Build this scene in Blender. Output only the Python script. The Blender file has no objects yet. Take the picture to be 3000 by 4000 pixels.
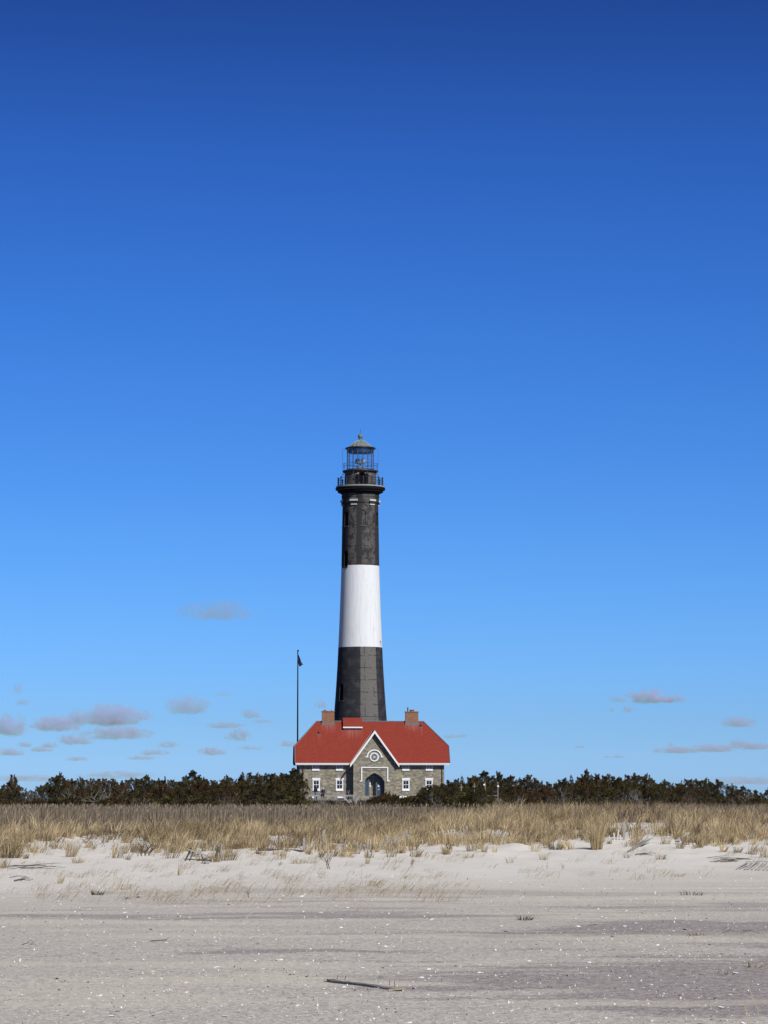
import bpy, bmesh, math, random
import numpy as np
from mathutils import Vector, Matrix, noise

S = bpy.context.scene
COL = S.collection
R = math.radians
rnd = random.Random(7)
F = 12000.0                       # focal length in photo pixels (4000 high)
CAM = Vector((0, 0, 1.6))
PITCH = math.atan(1150 / F)
cp, sp = math.cos(PITCH), math.sin(PITCH)

def at(u, v, Y):
    """point at distance Y seen at photo position u, v"""
    b = (2000 - v) / F
    d = Vector(((u - 1500) / F, cp - b * sp, sp + b * cp))
    return CAM + d * (Y / d.y)

def mpp(v, Y):
    b = (2000 - v) / F
    return Y / (cp - b * sp) / F

def uv_of(x, y, z):
    dz = z - 1.6
    f = y * cp + dz * sp
    up = -y * sp + dz * cp
    return 1500 + F * x / f, 2000 - F * up / f

# ------------------------------------------------------------------ terrain height
def sm(a, b, x):
    t = np.clip((x - a) / (b - a), 0, 1)
    return t * t * (3 - 2 * t)

PY = [-100, 0, 62, 71, 78, 85, 92, 98, 105, 112, 130, 160, 230, 300, 340, 400, 500, 4000]
PL = [0, 0, 0.0, .05, .13, .24, .40, .50, .58, .60, .50, .42, .32, .70, 1.1, 1.55, 2.6, 3.0]
PR = [0, 0, 0.0, .03, .12, .26, .44, .60, .80, .95, 1.08, 1.12, 1.08, 1.05, 1.2, 1.55, 2.6, 3.0]

def vnoise(x, y, seed):
    """smooth value noise, arrays"""
    xi = np.floor(x).astype(np.int64); yi = np.floor(y).astype(np.int64)
    fx = x - xi; fy = y - yi
    fx = fx * fx * (3 - 2 * fx); fy = fy * fy * (3 - 2 * fy)
    def h(a, b):
        n = (a * 374761393 + b * 668265263 + seed * 1442695041) & 0xFFFFFFFF
        n = ((n ^ (n >> 13)) * 1274126177) & 0xFFFFFFFF
        return ((n ^ (n >> 16)) & 0xFFFF) / 65535.0
    return ((h(xi, yi) * (1 - fx) + h(xi + 1, yi) * fx) * (1 - fy)
            + (h(xi, yi + 1) * (1 - fx) + h(xi + 1, yi + 1) * fx) * fy) * 2 - 1

def ground(x, y):
    x = np.asarray(x, dtype=float); y = np.asarray(y, dtype=float)
    side = sm(-0.004, 0.045, x / np.maximum(y, 20))
    z = np.interp(y, PY, PL) * (1 - side) + np.interp(y, PY, PR) * side
    dune = sm(74, 92, y) * (1 - sm(170, 260, y))
    z = z + dune * (.07 * vnoise(x / 3.1, y / 4.0, 3) + .075 * vnoise(x / 1.3, y / 2.0, 5) + .05 * vnoise(x / .55, y / .9, 8))
    beach = 1 - sm(85, 110, y)
    z = z + beach * (.012 * vnoise(x / 1.7, y / 3.3, 11) + .007 * vnoise(x / .6, y / 1.2, 12) + .004 * vnoise(x / .22, y / .5, 13))
    z = z + sm(30, 75, y) * beach * (.02 * vnoise(x / 2.2, y / 6, 17))
    return z

def gz(x, y):
    return float(ground(np.array([x]), np.array([y]))[0])

def on_ground(u, v):
    """ground point seen at photo position u, v (nearest hit)"""
    b = (2000 - v) / F
    dx, dy, dz = (u - 1500) / F, cp - b * sp, sp + b * cp
    ys = np.arange(16, 420, .1)
    z = 1.6 + ys / dy * dz
    g = ground(ys / dy * dx, ys)
    k = np.argmax(z <= g)
    return Vector((ys[k] / dy * dx, ys[k], float(g[k])))

# ------------------------------------------------------------------ materials
class NT:
    def __init__(s, name):
        s.m = bpy.data.materials.new(name); s.m.use_nodes = True
        s.t = s.m.node_tree; s.t.nodes.clear()
        s.out = s.t.nodes.new('ShaderNodeOutputMaterial')
    def put(s, sock, val):
        if val is None: return
        if isinstance(val, bpy.types.NodeSocket): s.t.links.new(val, sock)
        else:
            if sock.type == 'RGBA' and not hasattr(val, '__len__'): val = (val, val, val, 1)
            if sock.type == 'RGBA' and len(val) == 3: val = (*val, 1)
            sock.default_value = val
    def n(s, typ, props=None, **ins):
        nd = s.t.nodes.new(typ)
        for k, v in (props or {}).items(): setattr(nd, k, v)
        for k, v in ins.items():
            k2 = int(k[1:]) if k[0] == 'i' and k[1:].isdigit() else k.replace('_', ' ')
            s.put(nd.inputs[k2], v)
        return nd
    def m_(s, op, a, b=0.0, c=None, clamp=False):
        nd = s.n('ShaderNodeMath', dict(operation=op, use_clamp=clamp), i0=a, i1=b)
        if c is not None: s.put(nd.inputs[2], c)
        return nd.outputs[0]
    def mix(s, f, a, b, bt='MIX'):
        nd = s.t.nodes.new('ShaderNodeMix'); nd.data_type = 'RGBA'; nd.blend_type = bt
        s.put(nd.inputs[0], f); s.put(nd.inputs[6], a); s.put(nd.inputs[7], b)
        return nd.outputs[2]
    def ramp(s, f, stops, interp='LINEAR'):
        nd = s.t.nodes.new('ShaderNodeValToRGB'); cr = nd.color_ramp; cr.interpolation = interp
        while len(cr.elements) < len(stops): cr.elements.new(.5)
        for e, (p, c) in zip(cr.elements, stops):
            e.position = p; e.color = (*c, 1) if hasattr(c, '__len__') else (c, c, c, 1)
        s.put(nd.inputs[0], f)
        return nd.outputs[0]
    def co(s, kind='Object'):
        return s.n('ShaderNodeTexCoord').outputs[kind]
    def map(s, vec, scale=(1, 1, 1), loc=(0, 0, 0)):
        return s.n('ShaderNodeMapping', None, Vector=vec, Scale=scale, Location=loc).outputs[0]
    def noise(s, vec, scale=5, detail=3, rough=.5, out=0):
        return s.n('ShaderNodeTexNoise', None, Vector=vec, Scale=scale, Detail=detail, Roughness=rough).outputs[out]
    def bump(s, h, dist=.01, strength=1.0, normal=None):
        return s.n('ShaderNodeBump', None, Height=h, Distance=dist, Strength=strength, Normal=normal).outputs[0]
    def pbr(s, color, rough=.8, normal=None, spec=.3, metal=0.0, **kw):
        b = s.n('ShaderNodeBsdfPrincipled', None, Base_Color=color, Roughness=rough, Normal=normal, Metallic=metal, **kw)
        b.inputs['Specular IOR Level'].default_value = spec
        s.t.links.new(b.outputs[0], s.out.inputs[0])
        return s.m
    def smooth(s, x, a, b):
        nd = s.n('ShaderNodeMapRange', dict(interpolation_type='SMOOTHSTEP'), Value=x)
        nd.inputs[1].default_value = a; nd.inputs[2].default_value = b
        return nd.outputs[0]

def simple(name, color, rough=.7, var=.25, scale=3.0, metal=0.0, spec=.3, streak=None):
    t = NT(name); co = t.co()
    if streak: co = t.map(co, streak)
    n = t.noise(co, scale, 4, .6)
    c = t.mix(n, tuple(x * (1 - var) for x in color), tuple(min(1, x * (1 + var)) for x in color))
    return t.pbr(c, rough, t.bump(n, .004), spec, metal)

def m_sand():
    t = NT('sand'); co = t.co()
    sep = t.n('ShaderNodeSeparateXYZ', None, Vector=co)
    x, y = sep.outputs[0], sep.outputs[1]
    wob = t.noise(t.map(co, (.08, .02, 1)), 1, 3, .5)
    yy = t.m_('ADD', t.m_('ADD', y, t.m_('MULTIPLY', x, -.9)), t.m_('MULTIPLY', t.m_('SUBTRACT', wob, .5), 30))
    dune = t.smooth(yy, 56, 74)
    # beach sand: grey tan, stained in long bands of dark garnet sand
    fine = t.noise(t.map(co, (1, .6, 1)), 26, 3, .7)
    grit = t.noise(t.map(co, (1, .5, 1), (5, 5, 0)), 11, 4, .75)
    fine = t.m_('ADD', t.m_('MULTIPLY', fine, .55), t.m_('MULTIPLY', grit, .45))
    beach = t.mix(t.smooth(fine, .36, .64), (.325, .300, .268), (.65, .612, .548))
    sk = t.n('ShaderNodeMapping', None, Vector=co, Rotation=(0, 0, R(14)), Scale=(.13, .20, 1)).outputs[0]
    b1 = t.noise(sk, 1.0, 5, .62)
    b2 = t.noise(t.n('ShaderNodeMapping', None, Vector=co, Rotation=(0, 0, R(9)), Scale=(.35, .9, 1), Location=(7, 3, 0)).outputs[0], 1.0, 4, .6)
    near = t.m_('MULTIPLY', t.m_('SUBTRACT', t.smooth(x, -3, 4), .5), t.m_('MULTIPLY', t.m_('SUBTRACT', 1, t.smooth(y, 30, 48)), .15))
    purple = t.smooth(t.m_('ADD', t.m_('ADD', t.m_('MULTIPLY', b1, .7), near), t.m_('MULTIPLY', b2, .3)), .49, .56)
    grain = t.smooth(fine, .3, .7)
    beach = t.mix(t.m_('MULTIPLY', purple, t.m_('ADD', .82, t.m_('MULTIPLY', grain, -.2))), beach, t.mix(t.smooth(fine, .36, .64), (.165, .138, .142), (.36, .315, .315)))
    tan = t.smooth(t.noise(t.map(co, (.16, .4, 1), (31, 9, 0)), 1.0, 4, .6), .50, .62)
    beach = t.mix(t.m_('MULTIPLY', tan, .4), beach, (.66, .61, .50))
    far = t.smooth(y, 40, 62)
    beach = t.mix(t.m_('MULTIPLY', far, .45), beach, (.68, .63, .555))
    # crushed shell specks
    for sc, th, colr, k in ((52, .08, (.70, .67, .62), 1), (23, .06, (.80, .78, .74), 2), (31, .085, (.09, .07, .06), 3)):
        vo = t.n('ShaderNodeTexVoronoi', None, Vector=t.map(co, (1, .55, 1), (k * 3.3, 0, 0)), Scale=sc)
        rr = t.m_('LESS_THAN', vo.outputs['Distance'], th * 1.7)
        pick = t.m_('LESS_THAN', t.n('ShaderNodeSeparateColor', None, Color=vo.outputs['Color']).outputs[0], .34 if k < 3 else .15)
        beach = t.mix(t.m_('MULTIPLY', rr, pick), beach, colr)
    # dry dune sand
    dn = t.noise(t.map(co, (1, .45, 1)), 2.2, 5, .6)
    dry = t.mix(dn, (.63, .60, .545), (.765, .735, .675))
    dry = t.mix(t.m_('MULTIPLY', t.smooth(t.noise(t.map(co, (.5, .2, 1)), 1, 4, .6), .5, .7), .35), dry, (.58, .53, .47))
    col = t.mix(dune, beach, dry)
    soil = t.smooth(t.m_('ADD', y, t.m_('MULTIPLY', t.noise(t.map(co, (.2, .1, 1)), 1, 3), 30)), 135, 165)
    col = t.mix(soil, col, t.mix(dn, (.10, .08, .055), (.17, .135, .09)))
    rip = t.noise(t.map(co, (1.2, 3.2, 1)), 2.5, 5, .65)
    h = t.m_('ADD', t.m_('MULTIPLY', rip, .6), t.m_('MULTIPLY', fine, .35))
    return t.pbr(col, .95, t.bump(h, .035, .8), .12)

def m_leaf(name, a, b, c, vary=1.0, rough=.75, trans=.25):
    """blades / leaves: a-b by the tint of each blade, c by clump"""
    t = NT(name)
    at_ = t.n('ShaderNodeAttribute', dict(attribute_name='tint')).outputs['Fac']
    col = t.mix(at_, a, b)
    n = t.noise(t.co(), .9 * vary, 3, .6)
    oi = t.n('ShaderNodeObjectInfo').outputs['Random']
    f = t.smooth(t.m_('ADD', n, t.m_('MULTIPLY', t.m_('SUBTRACT', oi, .5), .25)), .42, .68)
    col = t.mix(f, col, c)
    d = t.n('ShaderNodeBsdfDiffuse', None, Color=col)
    tr = t.n('ShaderNodeBsdfTranslucent', None, Color=col)
    mx = t.n('ShaderNodeMixShader', None, i0=trans)
    t.t.links.new(d.outputs[0], mx.inputs[1]); t.t.links.new(tr.outputs[0], mx.inputs[2])
    t.t.links.new(mx.outputs[0], t.out.inputs[0])
    return t.m

def m_stone():
    t = NT('rubble_stone'); co = t.co()
    sep = t.n('ShaderNodeSeparateXYZ', None, Vector=co)
    w = t.noise(co, 2.0, 3, .5, out=1)
    ws = t.n('ShaderNodeSeparateXYZ', None, Vector=w)
    xx = t.m_('ADD', t.m_('ADD', sep.outputs[0], sep.outputs[1]), t.m_('MULTIPLY', ws.outputs[0], .10))
    zz = t.m_('ADD', sep.outputs[2], t.m_('MULTIPLY', ws.outputs[1], .03))
    v = t.n('ShaderNodeCombineXYZ', None, X=xx, Y=zz)
    br = t.n('ShaderNodeTexBrick', dict(offset=.43, squash=1.5, squash_frequency=3), Vector=v.outputs[0],
             Color1=(0, 0, 0, 1), Color2=(1, 1, 1, 1), Mortar=(.5, .5, .5, 1), Scale=1.0)
    br.inputs['Mortar Size'].default_value = .012
    br.inputs['Brick Width'].default_value = .36; br.inputs['Row Height'].default_value = .135
    stone = t.ramp(br.outputs['Color'], [(0, (.09, .088, .075)), (.16, (.30, .275, .20)), (.3, (.21, .145, .10)), (.42, (.36, .325, .235)),
                   (.55, (.17, .165, .15)), (.68, (.40, .36, .25)), (.8, (.22, .21, .16)), (.92, (.29, .20, .14)), (.97, (.58, .52, .36))], 'CONSTANT')
    stone = t.mix(.22, stone, t.ramp(t.noise(co, 6, 4, .7), [(.3, (.12, .11, .09)), (.7, (.44, .40, .31))]))
    stone = t.mix(t.m_('MULTIPLY', t.noise(co, .35, 3, .5), .35), stone, (.34, .32, .255))
    col = t.mix(t.m_('MULTIPLY', br.outputs['Fac'], .85), stone, (.42, .395, .32))
    h = t.m_('SUBTRACT', t.noise(co, 9, 4, .6), br.outputs['Fac'])
    return t.pbr(col, .9, t.bump(h, .04, .9), .15)

def m_brick():
    t = NT('red_brick'); co = t.co()
    sep = t.n('ShaderNodeSeparateXYZ', None, Vector=co)
    v = t.n('ShaderNodeCombineXYZ', None, X=t.m_('ADD', sep.outputs[0], sep.outputs[1]), Y=sep.outputs[2])
    br = t.n('ShaderNodeTexBrick', None, Vector=v.outputs[0], Color1=(.30, .10, .055, 1), Color2=(.16, .055, .035, 1), Mortar=(.34, .28, .2, 1), Scale=1.0)
    br.inputs['Mortar Size'].default_value = .008
    br.inputs['Brick Width'].default_value = .21; br.inputs['Row Height'].default_value = .075
    lichen = t.smooth(t.noise(co, 2.2, 4, .6), .52, .68)
    col = t.mix(t.m_('MULTIPLY', lichen, .6), br.outputs['Color'], (.27, .20, .075))
    return t.pbr(col, .9, t.bump(t.noise(co, 20, 3), .01), .15)

def m_roof():
    t = NT('red_roofing'); co = t.co()
    sep = t.n('ShaderNodeSeparateXYZ', None, Vector=co)
    v = t.n('ShaderNodeCombineXYZ', None, X=sep.outputs[0], Y=t.m_('MULTIPLY', sep.outputs[2], 1.34))
    br = t.n('ShaderNodeTexBrick', None, Vector=v.outputs[0], Color1=(0, 0, 0, 1), Color2=(1, 1, 1, 1), Mortar=(.2, .2, .2, 1), Scale=1.0)
    br.inputs['Mortar Size'].default_value = .006
    br.inputs['Brick Width'].default_value = .28; br.inputs['Row Height'].default_value = .14
    col = t.mix(br.outputs['Color'], (.215, .034, .021), (.275, .044, .028))
    n = t.noise(co, 1.3, 4, .6)
    col = t.mix(t.m_('MULTIPLY', n, .4), col, (.20, .035, .024))
    # pale run-off streaks below the flashings
    x, z = sep.outputs[0], sep.outputs[2]
    st = None
    for cx, w, z1, z0 in ROOF_STREAKS:
        a = t.m_('SUBTRACT', 1, t.m_('ABSOLUTE', t.m_('DIVIDE', t.m_('SUBTRACT', x, cx), w)), clamp=True)
        g = t.m_('MULTIPLY', t.m_('LESS_THAN', z, z1), t.smooth(z, z0, z1))
        s_ = t.m_('MULTIPLY', t.m_('POWER', a, .6), g)
        st = s_ if st is None else t.m_('MAXIMUM', st, s_)
    sn = t.noise(t.map(co, (1, .02, .02)), 9, 3, .7)
    st = t.m_('MULTIPLY', t.m_('MULTIPLY', st, t.smooth(sn, .35, .7)), .42)
    col = t.mix(st, col, (.50, .28, .24))
    h = t.m_('SUBTRACT', br.outputs['Color'], t.m_('MULTIPLY', br.outputs['Fac'], 2))
    return t.pbr(col, .85, t.bump(h, .008, .6), .2)

def m_tower(z_lo, z_hi, z_notch):
    t = NT('tower_paint'); co = t.co()
    sep = t.n('ShaderNodeSeparateXYZ', None, Vector=co)
    x, y, z = sep.outputs
    ang = t.m_('MULTIPLY', t.m_('ARCTAN2', x, t.m_('MULTIPLY', y, -1)), 180 / math.pi)
    # coordinates unrolled around the shaft, in metres
    un = t.n('ShaderNodeCombineXYZ', None, X=t.m_('MULTIPLY', ang, .05), Y=z).outputs[0]
    wob = t.m_('MULTIPLY', t.m_('SUBTRACT', t.noise(un, 1.1, 4, .6), .5), 4)
    aw = t.m_('ADD', ang, wob)
    def sector(a, b, e=1.2):
        return t.m_('MULTIPLY', t.smooth(aw, a - e, a + e), t.m_('SUBTRACT', 1, t.smooth(aw, b - e, b + e)))
    def union(*l):
        r = l[0]
        for q in l[1:]: r = t.m_('MAXIMUM', r, q)
        return r
    blot = t.noise(un, .9, 5, .62)
    fine = t.noise(un, 5.5, 4, .65)
    # courses: horizontal cracks
    crack = None
    zw = t.m_('ADD', z, t.m_('MULTIPLY', t.m_('SUBTRACT', t.noise(un, .8, 2, .5), .5), .35))
    cm = t.m_('ABSOLUTE', t.m_('SUBTRACT', t.m_('FRACT', t.m_('DIVIDE', zw, 1.72)), .5))
    crack = t.m_('MULTIPLY', t.m_('LESS_THAN', cm, .022), t.smooth(t.noise(un, 1.7, 2), .38, .5))
    va = t.m_('ADD', un_x(t, un), t.m_('MULTIPLY', t.m_('SUBTRACT', t.noise(t.map(un, (1, .4, 1)), 1.5, 2), .5), .3))
    vm = t.m_('ABSOLUTE', t.m_('SUBTRACT', t.m_('FRACT', t.m_('DIVIDE', va, 1.15)), .5))
    vcr = t.m_('MULTIPLY', t.m_('LESS_THAN', vm, .03), t.smooth(t.noise(un, .7, 1), .52, .58))
    cracks = t.m_('MAXIMUM', crack, vcr)
    # lower black band: bare render panels
    lowp = union(sector(1, 44), sector(90, 133), sector(-133, -90))
    lowf = t.m_('MULTIPLY', lowp, t.smooth(fine, .30, .46))
    dark_lo = t.mix(t.smooth(blot, .45, .75), (.026, .027, .031), (.062, .062, .066))
    lowc = t.mix(lowf, dark_lo, t.mix(fine, (.105, .10, .092), (.17, .16, .148)))
    lowc = t.mix(t.m_('MULTIPLY', cracks, .8), lowc, (.018, .018, .02))
    # upper black band: peeling paint in patches
    upp = union(sector(-40, -12, 2.5), sector(6, 52, 3), sector(110, 150, 3), sector(-150, -110, 3))
    blk = t.smooth(t.noise(t.map(un, (.9, .62, 1), (4, 2, 0)), 1.25, 4, .7), .40, .56)
    upf = t.m_('MULTIPLY', t.m_('MULTIPLY', upp, blk), t.smooth(fine, .28, .52))
    upc = t.mix(upf, t.mix(fine, (.020, .020, .023), (.042, .041, .042)), t.mix(t.noise(un, 2.4, 3), (.055, .052, .049), (.150, .141, .130)))
    upc = t.mix(t.m_('MULTIPLY', cracks, .6), upc, (.022, .021, .021))
    # white band
    st = t.noise(t.map(un, (3.2, .22, 1)), 1.2, 5, .65)
    wh = t.mix(t.smooth(st, .45, .75), (.71, .73, .735), (.60, .61, .61))
    wh = t.mix(t.m_('MULTIPLY', t.smooth(t.noise(t.map(un, (1.6, .5, 1), (9, 9, 0)), 1, 5, .65), .55, .72), .35), wh, (.47, .465, .42))
    # the white paint follows the openings' sills
    notch = t.m_('MULTIPLY', sector(-75, -43, .5), -1 * z_notch)
    zz = t.m_('ADD', z, t.m_('MULTIPLY', t.m_('SUBTRACT', t.noise(un, 2, 2), .5), .05))
    hi = t.m_('GREATER_THAN', t.m_('SUBTRACT', zz, notch), z_hi)
    lo = t.m_('GREATER_THAN', zz, z_lo)
    col = t.mix(lo, lowc, wh)
    rim = t.m_('MULTIPLY', hi, t.m_('LESS_THAN', t.m_('SUBTRACT', zz, notch), z_hi + .22))
    col = t.mix(hi, col, upc)
    col = t.mix(t.m_('MULTIPLY', rim, .6), col, (.055, .022, .018))
    h = t.m_('ADD', t.m_('MULTIPLY', t.noise(un, 7, 4, .6), .6), t.m_('MULTIPLY', t.m_('MULTIPLY', cracks, t.m_('SUBTRACT', 1, t.m_('MULTIPLY', lo, t.m_('SUBTRACT', 1, hi)))), -1.2))
    return t.pbr(col, .8, t.bump(h, .03, .7), .2)

def un_x(t, un):
    return t.n('ShaderNodeSeparateXYZ', None, Vector=un).outputs[0]

def m_glass(name, tint=(.9, .95, 1), k=.12):
    t = NT(name)
    a = t.n('ShaderNodeBsdfTransparent', None, Color=tint)
    g = t.n('ShaderNodeBsdfGlossy', None, Color=(.9, .95, 1, 1), Roughness=.03)
    mx = t.n('ShaderNodeMixShader', None, i0=k)
    t.t.links.new(a.outputs[0], mx.inputs[1]); t.t.links.new(g.outputs[0], mx.inputs[2])
    t.t.links.new(mx.outputs[0], t.out.inputs[0])
    return t.m

M = {}
# ------------------------------------------------------------------ objects
def link(name, me, mats=None, parent=None, loc=None):
    o = bpy.data.objects.new(name, me); COL.objects.link(o)
    if me is not None and mats:
        for m in (mats if isinstance(mats, (list, tuple)) else [mats]): me.materials.append(m)
    if parent: o.parent = parent
    if loc is not None: o.location = loc
    return o

def tag(o, label=None, cat=None, group=None, kind=None):
    if label: o['label'] = label
    if cat: o['category'] = cat
    if group: o['group'] = group
    if kind: o['kind'] = kind
    return o

def empty(name, loc, label=None, cat=None, group=None, rz=0):
    o = bpy.data.objects.new(name, None); COL.objects.link(o)
    o.location = loc; o.rotation_euler = (0, 0, rz); o.empty_display_size = .2
    return tag(o, label, cat, group)

class MB:
    """collects shapes into one mesh"""
    def __init__(s): s.v = []; s.f = []; s.mi = []
    def add(s, vs, fs, mi=0):
        k = len(s.v); s.v += [tuple(p) for p in vs]
        s.f += [tuple(i + k for i in f) for f in fs]; s.mi += [mi] * len(fs)
        return s
    def box(s, x0, x1, y0, y1, z0, z1, mi=0, bev=0):
        vs = [(x, y, z) for z in (z0, z1) for y in (y0, y1) for x in (x0, x1)]
        return s.add(vs, [(0, 2, 3, 1), (4, 5, 7, 6), (0, 1, 5, 4), (2, 6, 7, 3), (0, 4, 6, 2), (1, 3, 7, 5)], mi)
    def bar(s, a, b, w, h=None, mi=0, up=Vector((0, 0, 1))):
        a, b = Vector(a), Vector(b); h = h or w
        d = (b - a).normalized()
        sx = d.cross(up)
        sx = sx.normalized() if sx.length > 1e-4 else Vector((1, 0, 0))
        sz = sx.cross(d).normalized()
        vs = [p + sx * i * w / 2 + sz * j * h / 2 for p in (a, b) for j in (-1, 1) for i in (-1, 1)]
        return s.add(vs, [(0, 2, 3, 1), (4, 5, 7, 6), (0, 1, 5, 4), (2, 6, 7, 3), (0, 4, 6, 2), (1, 3, 7, 5)], mi)
    def tube(s, pts, rad, n=6, mi=0):
        pts = [Vector(p) for p in pts]
        rad = rad if hasattr(rad, '__len__') else [rad] * len(pts)
        vs = []; fs = []
        for i, p in enumerate(pts):
            d = (pts[min(i + 1, len(pts) - 1)] - pts[max(i - 1, 0)]).normalized()
            a = d.cross(Vector((0, 0, 1)))
            if a.length < 1e-3: a = d.cross(Vector((0, 1, 0)))
            a.normalize(); b = d.cross(a)
            for k in range(n):
                t = 2 * math.pi * k / n
                vs.append(p + (a * math.cos(t) + b * math.sin(t)) * rad[i])
        for i in range(len(pts) - 1):
            for k in range(n):
                q = (k + 1) % n
                fs.append((i * n + k, i * n + q, (i + 1) * n + q, (i + 1) * n + k))
        fs.append(tuple(range(n))[::-1]); fs.append(tuple(range((len(pts) - 1) * n, len(pts) * n)))
        return s.add(vs, fs, mi)
    def ring(s, r, z, rad, seg=48, n=5):
        pts = [(r * math.cos(2 * math.pi * k / seg), r * math.sin(2 * math.pi * k / seg), z) for k in range(seg)]
        vs = []; fs = []
        for k, p in enumerate(pts):
            t = 2 * math.pi * k / seg
            for j in range(n):
                q = 2 * math.pi * j / n
                rr = r + rad * math.cos(q)
                vs.append((rr * math.cos(t), rr * math.sin(t), z + rad * math.sin(q)))
        for k in range(seg):
            for j in range(n):
                a, b = (k + 1) % seg, (j + 1) % n
                fs.append((k * n + j, a * n + j, a * n + b, k * n + b))
        return s.add(vs, fs)
    def lathe(s, prof, seg=64, cap=True, mi=0):
        vs = [(r * math.cos(2 * math.pi * k / seg), r * math.sin(2 * math.pi * k / seg), z) for r, z in prof for k in range(seg)]
        fs = []
        for i in range(len(prof) - 1):
            for k in range(seg):
                q = (k + 1) % seg
                fs.append((i * seg + k, i * seg + q, (i + 1) * seg + q, (i + 1) * seg + k))
        if cap:
            fs.append(tuple(range(seg))[::-1]); fs.append(tuple(range((len(prof) - 1) * seg, len(prof) * seg)))
        return s.add(vs, fs, mi)
    def prism(s, poly, y0, y1, mi=0):
        """polygon in x,z extruded along y"""
        n = len(poly)
        vs = [(x, y0, z) for x, z in poly] + [(x, y1, z) for x, z in poly]
        fs = [tuple(range(n)), tuple(range(n, 2 * n))[::-1]] + [(i, i + n, (i + 1) % n + n, (i + 1) % n) for i in range(n)]
        return s.add(vs, fs, mi)
    def ball(s, c, r, seg=12, rings=8, sc=(1, 1, 1), mi=0):
        c = Vector(c); vs = [c + Vector((0, 0, -r * sc[2]))]; fs = []
        for i in range(1, rings):
            t = -math.pi / 2 + math.pi * i / rings
            for k in range(seg):
                p = 2 * math.pi * k / seg
                vs.append(c + Vector((r * sc[0] * math.cos(t) * math.cos(p), r * sc[1] * math.cos(t) * math.sin(p), r * sc[2] * math.sin(t))))
        vs.append(c + Vector((0, 0, r * sc[2])))
        for k in range(seg):
            q = (k + 1) % seg
            fs.append((0, 1 + q, 1 + k))
            for i in range(rings - 2):
                fs.append((1 + i * seg + k, 1 + i * seg + q, 1 + (i + 1) * seg + q, 1 + (i + 1) * seg + k))
            fs.append((len(vs) - 1, 1 + (rings - 2) * seg + k, 1 + (rings - 2) * seg + q))
        return s.add(vs, fs, mi)
    def mesh(s, name, smooth=False, fix=True):
        me = bpy.data.meshes.new(name)
        me.from_pydata(s.v, [], s.f)
        me.polygons.foreach_set('material_index', s.mi)
        if fix:
            bm = bmesh.new(); bm.from_mesh(me); bmesh.ops.recalc_face_normals(bm, faces=bm.faces); bm.to_mesh(me); bm.free()
        if smooth:
            me.shade_smooth()
            if smooth != 'all':
                try: me.set_sharp_from_angle(angle=R(35))
                except Exception: pass
        me.update()
        return me
    def build(s, name, mats, parent=None, loc=None, smooth=False, fix=True):
        return link(name, s.mesh(name, smooth, fix), mats, parent, loc)

def baked(o):
    """bake modifiers into the mesh"""
    dg = bpy.context.evaluated_depsgraph_get(); dg.update()
    me = bpy.data.meshes.new_from_object(o.evaluated_get(dg))
    o.modifiers.clear(); o.data = me
    return o

def cut(o, cutter_mb):
    c = cutter_mb.build('cutter', [])
    if o.parent: c.matrix_world = Matrix.Identity(4)
    par = o.parent; o.parent = None
    loc = o.matrix_basis.copy(); o.matrix_basis = Matrix.Identity(4)
    md = o.modifiers.new('b', 'BOOLEAN'); md.object = c; md.operation = 'DIFFERENCE'; md.solver = 'EXACT'; md.use_self = True
    baked(o)
    bpy.data.objects.remove(c)
    o.parent = par; o.matrix_basis = loc
    return o

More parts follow.
